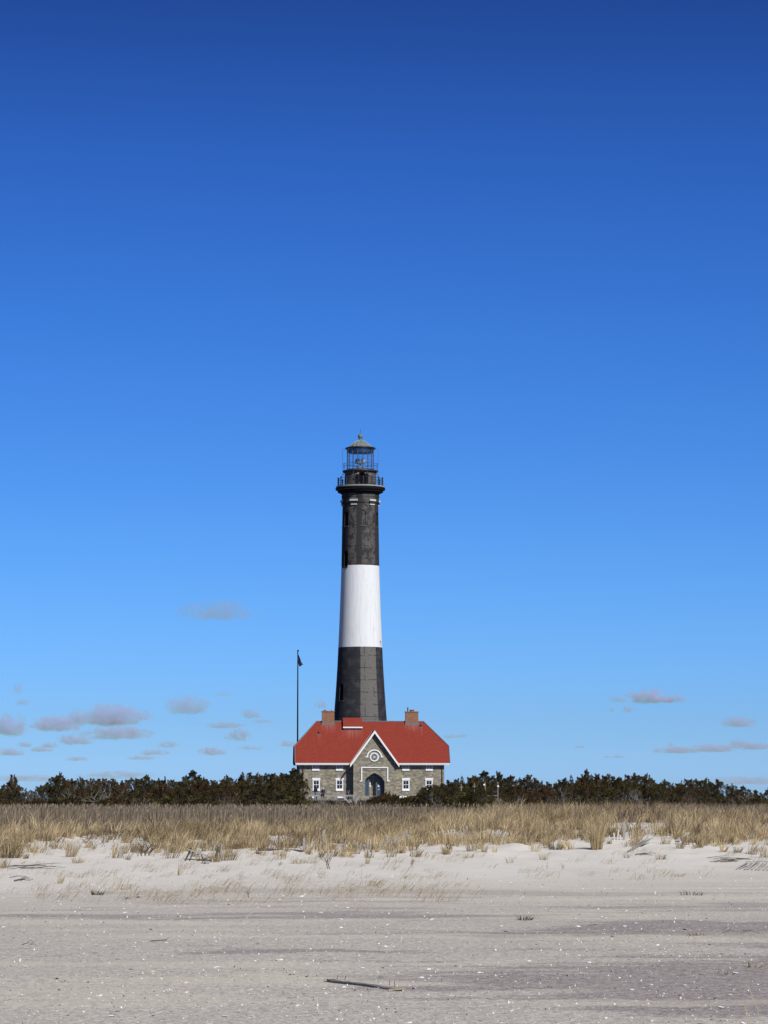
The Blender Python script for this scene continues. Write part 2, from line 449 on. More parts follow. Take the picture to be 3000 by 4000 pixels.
# ------------------------------------------------------------------ camera, light, world
def setup():
    cam = bpy.data.cameras.new('camera'); co = bpy.data.objects.new('camera', cam); COL.objects.link(co)
    co.location = CAM; co.rotation_euler = (math.pi / 2 + PITCH, 0, 0)
    cam.sensor_fit = 'VERTICAL'; cam.sensor_height = 24; cam.lens = 24 * F / 4000
    cam.clip_start = .5; cam.clip_end = 60000
    S.camera = co
    elev, az = R(38), R(35)
    sd = Vector((math.sin(az) * math.cos(elev), -math.cos(az) * math.cos(elev), math.sin(elev)))
    sun = bpy.data.lights.new('sun', 'SUN'); so = bpy.data.objects.new('sun', sun); COL.objects.link(so)
    sun.energy = 4.55; sun.angle = R(.5); sun.color = (1, .965, .905)
    so.rotation_euler = sd.to_track_quat('Z', 'Y').to_euler()
    w = bpy.data.worlds.new('World'); S.world = w; w.use_nodes = True
    nt = w.node_tree; nt.nodes.clear()
    out = nt.nodes.new('ShaderNodeOutputWorld'); bg = nt.nodes.new('ShaderNodeBackground')
    sky = nt.nodes.new('ShaderNodeTexSky'); sky.sky_type = 'NISHITA'; sky.sun_disc = False
    sky.sun_elevation = elev; sky.sun_rotation = R(180) - az
    sky.air_density = 1.0; sky.dust_density = .3; sky.ozone_density = 2.0
    tc = nt.nodes.new('ShaderNodeTexCoord'); sx = nt.nodes.new('ShaderNodeSeparateXYZ')
    nt.links.new(tc.outputs['Generated'], sx.inputs[0])
    mr = nt.nodes.new('ShaderNodeMapRange'); mr.inputs[1].default_value = 0; mr.inputs[2].default_value = 1.0
    nt.links.new(sx.outputs[2], mr.inputs[0])
    cr = nt.nodes.new('ShaderNodeValToRGB')
    while len(cr.color_ramp.elements) < len(SKY): cr.color_ramp.elements.new(.5)
    for e, (z, c) in zip(cr.color_ramp.elements, SKY):
        e.position = z; e.color = (*c, 1)
    nt.links.new(mr.outputs[0], cr.inputs[0])
    mx = nt.nodes.new('ShaderNodeMix'); mx.data_type = 'RGBA'; mx.blend_type = 'MULTIPLY'; mx.inputs[0].default_value = 1
    nt.links.new(sky.outputs[0], mx.inputs[6]); nt.links.new(cr.outputs[0], mx.inputs[7])
    nt.links.new(mx.outputs[2], bg.inputs[0]); bg.inputs[1].default_value = .15
    nt.links.new(bg.outputs[0], out.inputs[0])
    S.view_settings.view_transform = 'Standard'; S.view_settings.look = 'None'
    S.view_settings.exposure = 0; S.view_settings.gamma = 1
    S.cycles.use_denoising = True
    S.cycles.transparent_max_bounces = 24
    S.cycles.max_bounces = 6
    S.cycles.volume_bounces = 4

SKY = [(0.0058, (0.2770, 0.4829, 1.0011)), (0.0116, (0.2611, 0.4829, 1.0312)), (0.0257, (0.2165, 0.4233, 0.9019)), (0.0439, (0.1855, 0.3986, 0.8941)), (0.0771, (0.1461, 0.3506, 0.8016)), (0.1103, (0.1165, 0.3045, 0.7281)), (0.1598, (0.0887, 0.2549, 0.6455)), (0.2085, (0.0702, 0.1983, 0.5455)), (0.2577, (0.0503, 0.1293, 0.3778)), (.30, (.045, .115, .345)), (.5, (.028, .070, .20)), (1.0, (.02, .045, .12))]

# ------------------------------------------------------------------ ground
def make_ground():
    ys = [-300, -60, -10, 5, 12]
    y = 15.0
    while y < 170: ys.append(y); y *= 1.0062
    while y < 520: ys.append(y); y *= 1.03
    ys += [700, 1000, 1600, 2600, 4000]
    s = np.linspace(-1, 1, 261)
    outer = np.array([1.15, 1.4, 1.9, 3, 6, 14, 40])
    verts = []; ncol = len(s) + 2 * len(outer)
    for y in ys:
        w = .135 * max(y, 15) + 1.2
        xs = np.concatenate([-(outer[::-1]) * w, s * w, outer * w])
        if y < 15 or y > 520: xs = np.sign(xs) * np.abs(xs)
        z = ground(xs, np.full_like(xs, y))
        verts.append(np.stack([xs, np.full_like(xs, y), z], 1))
    V = np.concatenate(verts)
    n = len(ys)
    i, j = np.meshgrid(np.arange(n - 1), np.arange(ncol - 1), indexing='ij')
    a = (i * ncol + j).ravel()
    Q = np.stack([a, a + 1, a + ncol + 1, a + ncol], 1)
    me = np_mesh('ground', V, Q)
    me.shade_smooth()
    o = link('sand', me, M['sand'])
    tag(o, 'pale grey beach sand rising to a dry dune', None, None, 'structure')

def np_mesh(name, V, Fc, tint=None):
    me = bpy.data.meshes.new(name)
    me.vertices.add(len(V)); me.vertices.foreach_set('co', np.ascontiguousarray(V, dtype=np.float32).ravel())
    k = Fc.shape[1]
    me.loops.add(Fc.size); me.loops.foreach_set('vertex_index', np.ascontiguousarray(Fc, dtype=np.int32).ravel())
    me.polygons.add(len(Fc)); me.polygons.foreach_set('loop_start', np.arange(0, Fc.size, k, dtype=np.int32))
    try: me.polygons.foreach_set('loop_total', np.full(len(Fc), k, dtype=np.int32))
    except Exception: pass
    if tint is not None:
        at_ = me.attributes.new('tint', 'FLOAT', 'POINT'); at_.data.foreach_set('value', np.ascontiguousarray(tint, dtype=np.float32))
    me.update(calc_edges=True); me.validate()
    return me

def blades(name, base, h, w, lean, bend, tint, rs, face=None):
    """base Nx3, h N, w N, lean Nx2 (tip offset / h), bend N"""
    n = len(base)
    a = rs.uniform(0, math.pi, n) if face is None else face
    side = np.stack([np.cos(a), np.sin(a), np.zeros(n)], 1) * (w / 2)[:, None]
    L = np.concatenate([lean, np.zeros((n, 1))], 1) * h[:, None]
    up = np.zeros((n, 3)); up[:, 2] = h
    mid = base + up * .55 + L * .30
    tip = base + up * (1 - bend)[:, None] + L * 1.0
    V = np.stack([base - side, base + side, mid - side * .8, mid + side * .8, tip], 1).reshape(-1, 3)
    k = np.arange(n)[:, None] * 5
    Fc = np.concatenate([k + np.array([[0, 1, 3]]), k + np.array([[0, 3, 2]]), k + np.array([[2, 3, 4]])])
    return np_mesh(name, V, Fc, np.repeat(tint, 5))

# lower limit (photo v) of the grass along u, and hollows of bare sand inside it
EDGE_U = [0, 60, 150, 180, 300, 420, 470, 560, 640, 720, 1000, 1090, 1240, 1400, 1500, 1560, 1680, 1760, 1850, 1960, 2100, 2180, 2330, 2370, 2600, 2650, 2780, 2860, 2940, 3000]
EDGE_V = [3345, 3335, 3305, 3310, 3300, 3315, 3330, 3335, 3325, 3320, 3318, 3322, 3322, 3318, 3316, 3318, 3300, 3302, 3296, 3294, 3290, 3275, 3290, 3262, 3262, 3286, 3296, 3304, 3288, 3286]
PATCH = [(470, 3293, 130, 20), (290, 3288, 55, 15), (170, 3300, 60, 12), (1080, 3286, 75, 16), (1290, 3275, 75, 17), (1420, 3258, 65, 15), (760, 3296, 60, 10), (940, 3300, 60, 9),
         (1450, 3290, 90, 10), (1560, 3276, 40, 10), (1700, 3262, 25, 8), (1830, 3228, 40, 9), (2440, 3236, 75, 20), (2585, 3228, 32, 20), (2540, 3245, 45, 12), (2200, 3270, 60, 8)]

def grass_keep(x, y, z, rs):
    u, v = uv_of(x, y, z)
    e = np.interp(u, EDGE_U, EDGE_V) + 13 * vnoise(u / 26, v / 9, 21) + 6 * vnoise(u / 7, v / 5, 22)
    keep = v < e
    for (pu, pv, a, b) in PATCH:
        d = ((u - pu) / a) ** 2 + ((v - pv) / b) ** 2 + .35 * vnoise(u / 15, v / 6, 23)
        keep &= ~((d < 1) & (rs.uniform(0, 1, len(x)) < .93))
    return keep, u, v

def field(y0, y1, dens, rs, clump=1.1, pad=2.0, xr=None):
    """clumped random ground points between y0 and y1 inside the view and a margin beside it"""
    area = 0.5 * ((.13 * y0 + pad) * 2 + (.13 * y1 + pad) * 2) * (y1 - y0)
    n = int(area * dens * 1.5)
    y = rs.uniform(y0, y1, n); w = .135 * y + pad
    x = rs.uniform(-1, 1, n) * w
    keep = rs.uniform(0, 1, n) < w / (.135 * y1 + pad)
    x, y = x[keep], y[keep]
    c = .5 + .5 * vnoise(x / .45, y / .45, 31) * .6 + .35 * vnoise(x / 1.8, y / 1.8, 32)
    keep = rs.uniform(0, 1, len(x)) < np.clip(c, 0.08, 1) ** clump
    x, y = x[keep], y[keep]
    return x, y, ground(x, y)

def make_grass():
    rs = np.random.RandomState(4)
    # golden beach grass on the fore dune, growing in tussocks
    cx, cy = [], []
    for (y0, y1, d) in ((82, 112, 5.0), (112, 140, 3.2), (140, 190, 1.7), (190, 320, .55)):
        area = (.135 * (y0 + y1) + 4) * (y1 - y0); n = int(area * d * 1.25)
        y = rs.uniform(y0, y1, n); x = rs.uniform(-1, 1, n) * (.135 * y + 2)
        u, v = uv_of(x, y, ground(x, y))
        e = np.interp(u, EDGE_U, EDGE_V) + 8 + 14 * vnoise(u / 26, v / 9, 21) + 7 * vnoise(u / 7, v / 5, 22)
        k = (v < e) | ((v < e + 34) & (rs.uniform(0, 1, n) < .15))
        for (pu, pv, a, b) in PATCH:
            dd = ((u - pu) / a) ** 2 + ((v - pv) / b) ** 2 + .5 * vnoise(u / 12, v / 5, 23)
            k &= ~((dd < 1) & (rs.uniform(0, 1, n) < .86))
        back = sm(106, 122, y) * (1 - sm(900, 1500, u))
        k &= rs.uniform(0, 1, n) > back * .85
        k &= rs.uniform(0, 1, n) < .55 + .6 * vnoise(x / 2.4, y / 3.2, 33)
        cx.append(x[k]); cy.append(y[k])
    cx = np.concatenate(cx); cy = np.concatenate(cy); N = len(cx)
    cs = rs.uniform(.4, 1.15, N) * np.where(rs.uniform(0, 1, N) < .07, 1.45, 1) * (.85 + .35 * vnoise(cx / 3, cy / 3, 44))          # size of each tussock
    ct = np.clip(.45 + .40 * vnoise(cx / 2.2, cy / 2.6, 43) + rs.normal(0, .22, N), 0, 1)
    cw = .30 + .45 * vnoise(cx / 2, cy / 2, 42) + rs.normal(0, .22, N)                # wind lean
    nb = (rs.uniform(16, 40, N) * np.clip(1.25 - (cy - 90) / 260, .45, 1.2)).astype(int)
    idx = np.repeat(np.arange(N), nb); n = len(idx)
    a = rs.uniform(0, 2 * math.pi, n); r = rs.uniform(0, 1, n) ** .7 * .20 * cs[idx]
    x = cx[idx] + r * np.cos(a); y = cy[idx] + r * np.sin(a)
    B = np.stack([x, y, ground(x, y) - .02], 1)
    far = np.clip((y - 95) / 150, 0, 1)
    h = rs.uniform(.30, .92, n) * cs[idx] * (.78 + .30 * sm(86, 100, y)) * .86
    h = np.minimum(h, 1.2 + rs.uniform(-.15, .1, n))
    w = rs.uniform(.008, .019, n) * (1 + 1.5 * far)
    spl = rs.uniform(.1, .75, n)
    wind = np.stack([np.cos(a) * spl + cw[idx], np.sin(a) * spl + rs.normal(0, .1, n)], 1)
    bend = np.clip(np.hypot(wind[:, 0], wind[:, 1]) ** 2 * .33 + rs.uniform(0, .10, n), 0, .65)
    tint = np.clip(ct[idx] + rs.normal(0, .24, n), 0, 1)
    print('beach grass blades', n)
    o = link('beach_grass', blades('beach_grass', B, h, w, wind, bend, tint, rs), M['grass'])
    tag(o, 'dry golden beach grass covering the dune in front of the lighthouse', 'grass', None, 'stuff')
    # fallen dead litter under it
    x, y, z = field(84, 135, 55, rs)
    k, u, v = grass_keep(x, y, z, rs)
    B = np.stack([x[k], y[k], z[k] + .01], 1); n = len(B)
    a = rs.uniform(0, 2 * math.pi, n)
    o = link('grass_litter', blades('grass_litter', B, rs.uniform(.12, .3, n), rs.uniform(.008, .02, n), np.stack([np.cos(a), np.sin(a)], 1) * 1.6,
             rs.uniform(.3, .9, n), rs.uniform(0, 1, n), rs), M['litter'])
    tag(o, 'matted brown dead stems lying under the beach grass', 'dead grass', None, 'stuff')
    # brown purple low brush behind the crest
    parts = []
    for (y0, y1, d) in ((94, 108, 30), (108, 150, 30), (150, 215, 15), (215, 330, 4)):
        x, y, z = field(y0, y1, d, rs, clump=1.6)
        u, v = uv_of(x, y, z)
        pr = (sm(106, 128, y) * (1 - .5 * sm(1000, 1700, u)) + .9 * (vnoise(x / 1.1, y / 1.6, 53) > .48) * (v < np.interp(u, EDGE_U, EDGE_V) - 12)) * (.45 + .55 * (vnoise(x / 3, y / 4, 51) > -.2))
        k = rs.uniform(0, 1, len(x)) < pr
        parts.append(np.stack([x[k], y[k], z[k] - .02], 1))
    B = np.concatenate(parts); n = len(B)
    right = sm(0, 12, B[:, 0])
    h = rs.uniform(.2, .62, n) * (1 + .4 * vnoise(B[:, 0] / 1.5, B[:, 1] / 1.5, 52)) * (1 + .3 * right)
    lean = rs.normal(0, .45, (n, 2))
    o = link('low_brush', blades('low_brush', B, h, rs.uniform(.008, .02, n) * (1 + B[:, 1] / 200), lean, rs.uniform(0, .15, n), rs.uniform(0, 1, n), rs), M['brush'])
    tag(o, 'brown purple leafless brush between the beach grass and the reeds', 'brush', None, 'stuff')
    # upright grey tan reeds, mostly left of the house
    parts = []
    for (y0, y1, d) in ((165, 215, 10), (215, 300, 8), (300, 345, 5)):
        x, y, z = field(y0, y1, d, rs, clump=.5)
        u, v = uv_of(x, y, z)
        pr = sm(160, 185, y) * (1 - .9 * sm(1150, 1750, u))
        k = rs.uniform(0, 1, len(x)) < pr
        parts.append(np.stack([x[k], y[k], z[k] - .02], 1))
    B = np.concatenate(parts); n = len(B)
    h = rs.uniform(.75, 1.42, n) * (1 + .12 * vnoise(B[:, 0] / 4, B[:, 1] / 4, 61))
    h *= np.clip((1.72 - B[:, 2] + .25 * sm(240, 330, B[:, 1])) / 1.35, .3, 1.1)
    lean = rs.normal(0, .07, (n, 2)); lean[:, 0] += .03
    tt = rs.uniform(0, 1, n) ** 1.3
    # feathery heads on a part of the stalks
    k = rs.uniform(0, 1, n) < .16; nh = int(k.sum())
    tip = B[k] + np.stack([lean[k, 0] * h[k] * .85, lean[k, 1] * h[k] * .85, h[k] * .86], 1)
    m1 = blades('reeds', B, h, rs.uniform(.018, .036, n), lean, rs.uniform(0, .03, n), tt, rs)
    m2 = blades('heads', tip, rs.uniform(.14, .26, nh), rs.uniform(.05, .09, nh), rs.normal(.15, .2, (nh, 2)), rs.uniform(0, .1, nh), rs.uniform(.25, .85, nh), rs)
    bm = bmesh.new(); bm.from_mesh(m1); bm.from_mesh(m2); bm.to_mesh(m1); bm.free()
    o = link('reeds', m1, M['reed'])
    tag(o, 'upright dry reeds in front of the dark cedars', 'reeds', None, 'stuff')
    # dark undergrowth closing the foot of the thicket
    n = 26000; y = rs.uniform(312, 372, n); x = rs.uniform(-1, 1, n) * (.135 * y + 3)
    u, v = uv_of(x, y, ground(x, y)); k = ((u < 1150) | (u > 1790)) & (rs.uniform(0, 1, n) < .75 + .4 * vnoise(x / 2.5, y / 6, 81))
    n2 = 9000; y2 = rs.uniform(394, 408, n2); x2 = rs.uniform(-14.5, 11.5, n2)
    k2 = rs.uniform(0, 1, n2) < .6 + .5 * vnoise(x2 / 1.6, y2 / 4, 82)
    h = np.concatenate([rs.uniform(.5, 1.5, k.sum()) * (1 + .3 * vnoise(x[k] / 2, y[k] / 3, 83)), rs.uniform(.25, .95, k2.sum())])
    x = np.concatenate([x[k], x2[k2]]); y = np.concatenate([y[k], y2[k2]]); n = len(x)
    B = np.stack([x, y, ground(x, y) - .03], 1)
    o = link('undergrowth', blades('undergrowth', B, h, rs.uniform(.04, .11, n), rs.normal(0, .4, (n, 2)), rs.uniform(0, .2, n), rs.uniform(0, 1, n), rs), M['under'])
    tag(o, 'dark tangled undergrowth at the foot of the cedars and the house', 'undergrowth', None, 'stuff')
    # thin sprigs lying over the open sand
    pts = []
    for _ in range(260):
        u = rnd.uniform(-100, 3100); v = rnd.uniform(3310, 3440)
        if u > 1900 and rnd.random() < .4: continue
        pts.append((u, v, rnd.uniform(.3, 1.1)))
    for _ in range(85):
        u = rnd.gauss(700, 480) if rnd.random() < .65 else rnd.gauss(1400, 260)
        v = 3490 + rnd.gauss(0, 26) + (u - 900) * -.01
        pts.append((u, v, rnd.uniform(.5, 1.6)))
    base = []; hh = []; ln = []; bd = []; ti = []; ww = []
    for (u, v, s) in pts:
        p = on_ground(u, v)
        k = int(6 + 16 * s * rnd.random())
        for _ in range(k):
            x = p.x + rnd.gauss(0, .16 * s); y = p.y + rnd.gauss(0, .22 * s)
            base.append((x, y)); hh.append(rnd.uniform(.10, .30) * s ** .5)
            low = rnd.random() < .72
            ln.append((rnd.uniform(.8, 2.2), rnd.gauss(0, .7)) if low else (rnd.gauss(.5, .5), rnd.gauss(0, .3)))
            bd.append(rnd.uniform(.75, .97) if low else rnd.uniform(.05, .3)); ti.append(rnd.random()); ww.append(rnd.uniform(.005, .011))
    b = np.array(base); B = np.concatenate([b, ground(b[:, 0], b[:, 1])[:, None] + .004], 1)
    o = link('sparse_grass', blades('sparse_grass', B, np.array(hh), np.array(ww), np.array(ln), np.array(bd), np.array(ti), rs), M['grass_pale'])
    tag(o, 'thin straw coloured sprigs blown flat over the open sand', 'grass', None, 'stuff')

# ------------------------------------------------------------------ keeper's house
Z0 = 1.2
HM = mpp(2900, 419.5)
def hx(zx): return (zx - 846) * .3978 * HM
def hz(zy): return at(1500, 2720 + .3978 * zy, 419.3).z - Z0

def window_on(parent, cx, z0, z1, w, y, sill, lintel, cols=2, rows=2, name='window'):
    """white sash window: frame + pane, sill, lintel"""
    m = MB(); b = .145 if lintel else .08; yf = y - .045
    m.box(cx - w / 2, cx - w / 2 + b, yf, y, z0, z1).box(cx + w / 2 - b, cx + w / 2, yf, y, z0, z1)
    m.box(cx - w / 2 + b, cx + w / 2 - b, yf, y, z0, z0 + b).box(cx - w / 2 + b, cx + w / 2 - b, yf, y, z1 - b * .7, z1)
    iw = w - 2 * b
    for k in range(1, cols):
        x = cx - w / 2 + b + iw * k / cols
        m.box(x - .017, x + .015, yf + .008, y, z0 + b, z1 - b * .7)
    for k in range(1, rows):
        z = z0 + b + (z1 - z0 - 1.7 * b) * k / rows
        t = .03 if k * 2 == rows else .010
        m.box(cx - w / 2 + b, cx + w / 2 - b, yf + .012, y, z - t, z + t)
    f = m.build(name, M['white'], parent)
    MB().box(cx - iw / 2, cx + iw / 2, y - .012, y, z0 + b, z1 - .7 * b).build('pane', M['dark_glass'], f)
    if sill: MB().box(cx - sill / 2, cx + sill / 2, y - .13, y + .02, z0 - .2, z0 - .002).build('sill', M['white'], f)
    if lintel: MB().box(cx - lintel / 2, cx + lintel / 2, y - .09, y + .02, z1 + .002, z1 + .27).build('lintel', M['white'], f)
    return f

ROOF_STREAKS = []
def make_house():
    org = at(1456.5, 3150, 420)
    H = empty('keepers_house', (org.x, 420, Z0), 'grey rubble stone keeper\'s house with a red roof, pointed entrance gable and two brick chimneys', 'house', rz=R(3))
    ze, zr, zk = hz(655), hz(238), hz(485)
    ye, yr, yb = -.6, 4.6, 9.8
    tn = (zr - ze) / (yr - ye)
    yk = ye + (zk - ze) / tn
    xl, xr = hx(80), hx(1602); rl, rr = hx(300), hx(1367)
    zs = lambda y: ze + (y - ye) * tn            # height of the front slope
    ys = lambda z: ye + (z - ze) / tn
    # walls
    xa, xb = hx(128), hx(1548)
    zw = zs(0) - .38
    m = MB()
    sec = [(0, -1.2), (9.2, -1.2), (9.2, zw), (9.2 - (zk - .35 - zw) / tn, zk - .35), ((zk - .35 - zw) / tn, zk - .35), (0, zw)]
    n = len(sec)
    m.add([(xa, y, z) for y, z in sec] + [(xb, y, z) for y, z in sec],
          [tuple(range(n)), tuple(range(n, 2 * n))[::-1]] + [(i, (i + 1) % n, (i + 1) % n + n, i + n) for i in range(n)])
    m.build('wall', M['stone'], H)
    # main roof
    top = [(xl, ye, ze), (xr, ye, ze), (xr, yk, zk), (rr, yr, zr), (rl, yr, zr), (xl, yk, zk),
           (xl, yb, ze), (xr, yb, ze), (xr, yb - (yk - ye), zk), (xl, yb - (yk - ye), zk)]
    lo = [(x, y, z - .2) for x, y, z in top]
    T = [(0, 1, 2, 3, 4, 5), (7, 6, 9, 4, 3, 8), (5, 4, 9), (2, 8, 3)]
    per = [0, 1, 2, 8, 7, 6, 9, 5]
    m = MB(); m.add(top + lo, T, 0)
    m.add(top + lo, [tuple(i + 10 for i in f[::-1]) for f in T], 1)
    m.add(top + lo, [(per[i], per[(i + 1) % 8], per[(i + 1) % 8] + 10, per[i] + 10) for i in range(8)], 1)
    me = m.mesh('roof', fix=False)
    bm = bmesh.new(); bm.from_mesh(me); bmesh.ops.remove_doubles(bm, verts=bm.verts, dist=.001); bmesh.ops.recalc_face_normals(bm, faces=bm.faces); bm.to_mesh(me); bm.free()
    roof = link('roof', me, [M['roof'], M['trim_dark']], H)
    c = MB(); e = Vector((0, 0, .03))
    V = [Vector(p) for p in top]
    for a, b in ((3, 4), (4, 5), (3, 2), (4, 9), (3, 8), (0, 5), (1, 2), (6, 9), (7, 8)): c.tube([V[a] + e, V[b] + e], .065 if (a, b) != (3, 4) else .09, 6)
    c.build('ridge_flashing', M['lead'], roof)
    # vents on the slope
    for zx, z1, z0 in ((313, 345, 372), (1328, 266, 300)):
        x = hx(zx) + .12; y = ys(hz(z0)); z = hz(z0)
        v = MB(); v.bar((x - .24, y - .03, z + .03), (x + .24, y - .03, z + .03), .05, .12)
        v.build('vent_flashing', M['lead'], roof)
        MB().lathe([(.07, -.2), (.07, .30), (.11, .31), (.11, .42), (.02, .46)], 10).build('vent_pipe', M['iron'], roof, (x, y + .12, z))
        ROOF_STREAKS.append((x, .22, z, z - 1.5))
    # eaves: white gutter and boards
    for a, b in ((hx(84), hx(612)), (hx(1094), hx(1602))):
        m = MB(); m.box(a, b, ye - .10, ye - .003, ze - .12, ze - .01); m.box(a + .02, b - .02, ye - .045, ye - .003, ze - .26, ze - .125)
        m.build('gutter', M['white'], H)
    for (x, z0, z1) in ((hx(160), 0, ze - .3), (hx(1527), 0, ze - .3)):
        m = MB(); m.tube([(x, ye - .02, z1 + .12), (x, -.12, z1 - .45), (x, -.12, -.4)], .045, 6); m.build('downspout', M['iron'], H)
    # chimneys on the ridge
    for nm, zx0, zx1, zt, potl in (('l', 338, 461, 142, [(366, 12, 122, 'pot'), (394, 9, 131, 'pot'), (434, 9, 122, 'pot_pale')]),
                                   ('r', 1168, 1296, 145, [(1193, 6, 97, 'iron'), (1235, 24, 120, 'pot')])):
        x0, x1 = hx(zx0) + .24, hx(zx1) + .24
        yf = ys(hz(272)); zb = hz(272)
        m = MB(); m.box(x0, x1, yf + .04, yf + 1.1, zb - .6, hz(zt)); m.box(x0 - .06, x1 + .06, yf - .02, yf + 1.16, hz(zt) + .002, hz(zt) + .12)
        ch = m.build('chimney', M['brick'], roof)
        m = MB(); m.box(x0 - .07, x1 + .07, yf - .03, yf + 1.17, zb - .3, hz(250)); m.build('chimney_base', M['lead'], ch)
        for (px, rad, z1, mt) in potl:
            rp = rad * .3978 * HM
            MB().lathe([(rp, 0), (rp * .9, (hz(z1) - hz(zt) - .12) * .85), (rp * 1.08, (hz(z1) - hz(zt) - .12) * .86), (rp * 1.08, hz(z1) - hz(zt) - .12), (rp * .7, hz(z1) - hz(zt) - .1)], 12).build(
                'chimney_pot', M[mt], ch, (hx(px) + .24, yf + .55, hz(zt) + .121))
        ROOF_STREAKS.append(((x0 + x1) / 2, 1.15, zb, zb - 1.3))
    # raised hatch astride the ridge
    x0, x1 = hx(548) + .2, hx(738) + .2
    zf = hz(296); yf = ys(hz(318))
    m = MB()
    n = 6
    sec = [(yf, hz(318) - .1), (yf, zf), (4.4, hz(200) - .12), (5.4, hz(200) - .16), (6.1, zs(3.1)), (5, zr - 2)]
    m.add([(x0 + .08, y, z) for y, z in sec] + [(x1 - .08, y, z) for y, z in sec],
          [tuple(range(n)), tuple(range(n, 2 * n))[::-1]] + [(i, (i + 1) % n, (i + 1) % n + n, i + n) for i in range(n)])
    d = m.build('roof_hatch', M['roof'], roof)
    m = MB(); m.add([(x, y, z) for x in (x0, x1) for y, z in ((yf - .28, zf), (4.4, hz(200)), (5.5, hz(205)), (5.5, hz(205) - .1), (4.4, hz(200) - .1), (yf - .28, zf - .1))],
                    [(0, 1, 2, 3, 4, 5), (11, 10, 9, 8, 7, 6)] + [(i, (i + 1) % 6, (i + 1) % 6 + 6, i + 6) for i in range(6)])
    m.build('hatch_roof', M['roof'], d)
    MB().box(x0 - .01, x1 + .04, yf - .33, yf - .285, zf - .12, zf + .06).build('fascia', M['white'], d)
    MB().box(x0 + .16, x1 - .16, yf - .10, yf - .003, hz(318) - .02, hz(318) + .09).build('hatch_sill', M['pale_trim'], d)
    ROOF_STREAKS.append(((x0 + x1) / 2, 1.5, hz(318), hz(318) - 1.7))
    # entrance bay
    yb0 = -1.5
    bl, br_, ap = hx(650), hx(1064), hx(857)
    gsl = (hz(340) - hz(668)) / (ap - hx(622))
    zf_ = lambda x: hz(340) - abs(x - ap) * gsl
    m = MB(); m.prism([(bl, -1.2), (br_, -1.2), (br_, zf_(br_) - .28), (ap, hz(340) - .28), (bl, zf_(bl) - .28)], yb0, 1.0)
    bay = m.build('entrance_bay', M['stone'], H)
    arch = [(762, 978), (762, 838), (768, 822), (787, 796), (820, 770), (857, 751), (894, 770), (927, 796), (946, 822), (955, 838), (955, 978)]
    arch = [(hx(a) , hz(b)) for a, b in arch]
    c = MB(); c.prism(arch, yb0 - .5, yb0 + .97); cut(bay, c)
    c = MB(); c.box(hx(806), hx(876), yb0 + .8, .9, hz(978), hz(806)); cut(bay, c)
    # glazed screen in the arch
    def shrink(poly, k, cx, cz): return [((x - cx) * k + cx, (z - cz) * k + cz) for x, z in poly]
    m = MB(); m.prism(shrink(arch, .985, ap, hz(900)), yb0 + .85, yb0 + .95)
    scr = m.build('door_screen', M['door_paint'], bay)
    c = MB(); c.box(hx(808), hx(873), yb0 + .7, yb0 + 1.2, hz(999), hz(806)); cut(scr, c)
    c = MB(); c.prism([(hx(812), hz(801)), (hx(812), hz(790)), (hx(840), hz(778)), (hx(868), hz(790)), (hx(868), hz(801))], yb0 + .7, yb0 + 1.2); cut(scr, c)
    c = MB(); c.prism([(hx(888), hz(968)), (hx(888), hz(808)), (hx(912), hz(838)), (hx(912), hz(968))], yb0 + .7, yb0 + 1.2); cut(scr, c)
    c = MB(); c.prism([(hx(772), hz(968)), (hx(772), hz(832)), (hx(796), hz(812)), (hx(796), hz(968))], yb0 + .7, yb0 + 1.2); cut(scr, c)
    for a, b, t_, b_ in ((886, 914, 806, 970), (770, 798, 808, 970), (810, 870, 778, 803)):
        MB().box(hx(a), hx(b), yb0 + .89, yb0 + .91, hz(b_), hz(t_)).build('screen_glass', M['blue_glass'], bay)
    m = MB(); m.box(hx(891), hx(909), yb0 + .84, yb0 + .846, hz(892), hz(869)); m.build('notice', M['notice'], bay); MB().box(hx(893), hx(909), yb0 + .84, yb0 + .846, hz(918), hz(911)).build('notice', M['notice'], bay)
    # gable roof and barge boards
    xL, xR = hx(618), hx(1096); zL = zf_(xL); 
    m = MB(); m.prism([(xL, zL), (ap, hz(340)), (xR, zf_(xR)), (xR, zf_(xR) - .17), (ap, hz(340) - .17), (xL, zL - .17)], yb0 - .56, 4.2)
    g = m.build('gable_roof', M['roof'], H)
    m = MB(); m.prism([(xL - .02, zL + .03), (ap, hz(340) + .05), (xR + .02, zL + .03), (xR + .02, zL - .34), (ap, hz(340) - .36), (xL - .02, zL - .34)], yb0 - .62, yb0 - .563)
    m.build('bargeboard', M['white'], g)
    m = MB()
    for s in (-1, 1):
        ex = xL if s < 0 else xR
        m.bar((ex, yb0 - .5, zL + .04), (ap, yb0 - .5, hz(340) + .05), .10, .05)
    m.tube([(ap, yb0 - .56, hz(340) + .03), (ap, 4.0, hz(340) + .03)], .06, 6)
    m.build('gable_flashing', M['lead'], g)
    # valley flashings where the gable meets the main slope
    m = MB()
    for s, ex in ((-1, xL), (1, xR)):
        a = Vector((ex - .05 * -s, ys(zL) - .0, zL + .05)); b = Vector((ap, ys(hz(340)), hz(340) + .05))
        m.bar(a, b, .16, .03)
    m.build('valley_flashing', M['pale_trim'], g)
    # round window with radial bars
    cx, cz = hx(855), hz(597)
    def ring_poly(r0, r1, a0, a1, seg, y0, y1, mb):
        for k in range(seg):
            t0, t1 = a0 + (a1 - a0) * k / seg, a0 + (a1 - a0) * (k + 1) / seg
            P = [(cx + r * math.cos(t), cz + r * math.sin(t)) for r, t in ((r0, t0), (r1, t0), (r1, t1), (r0, t1))]
            mb.prism(P, y0, y1)
    k_ = .3978 * HM
    m = MB(); ring_poly(32 * k_, 44 * k_, 0, 2 * math.pi, 28, yb0 - .09, yb0 + .02, m)
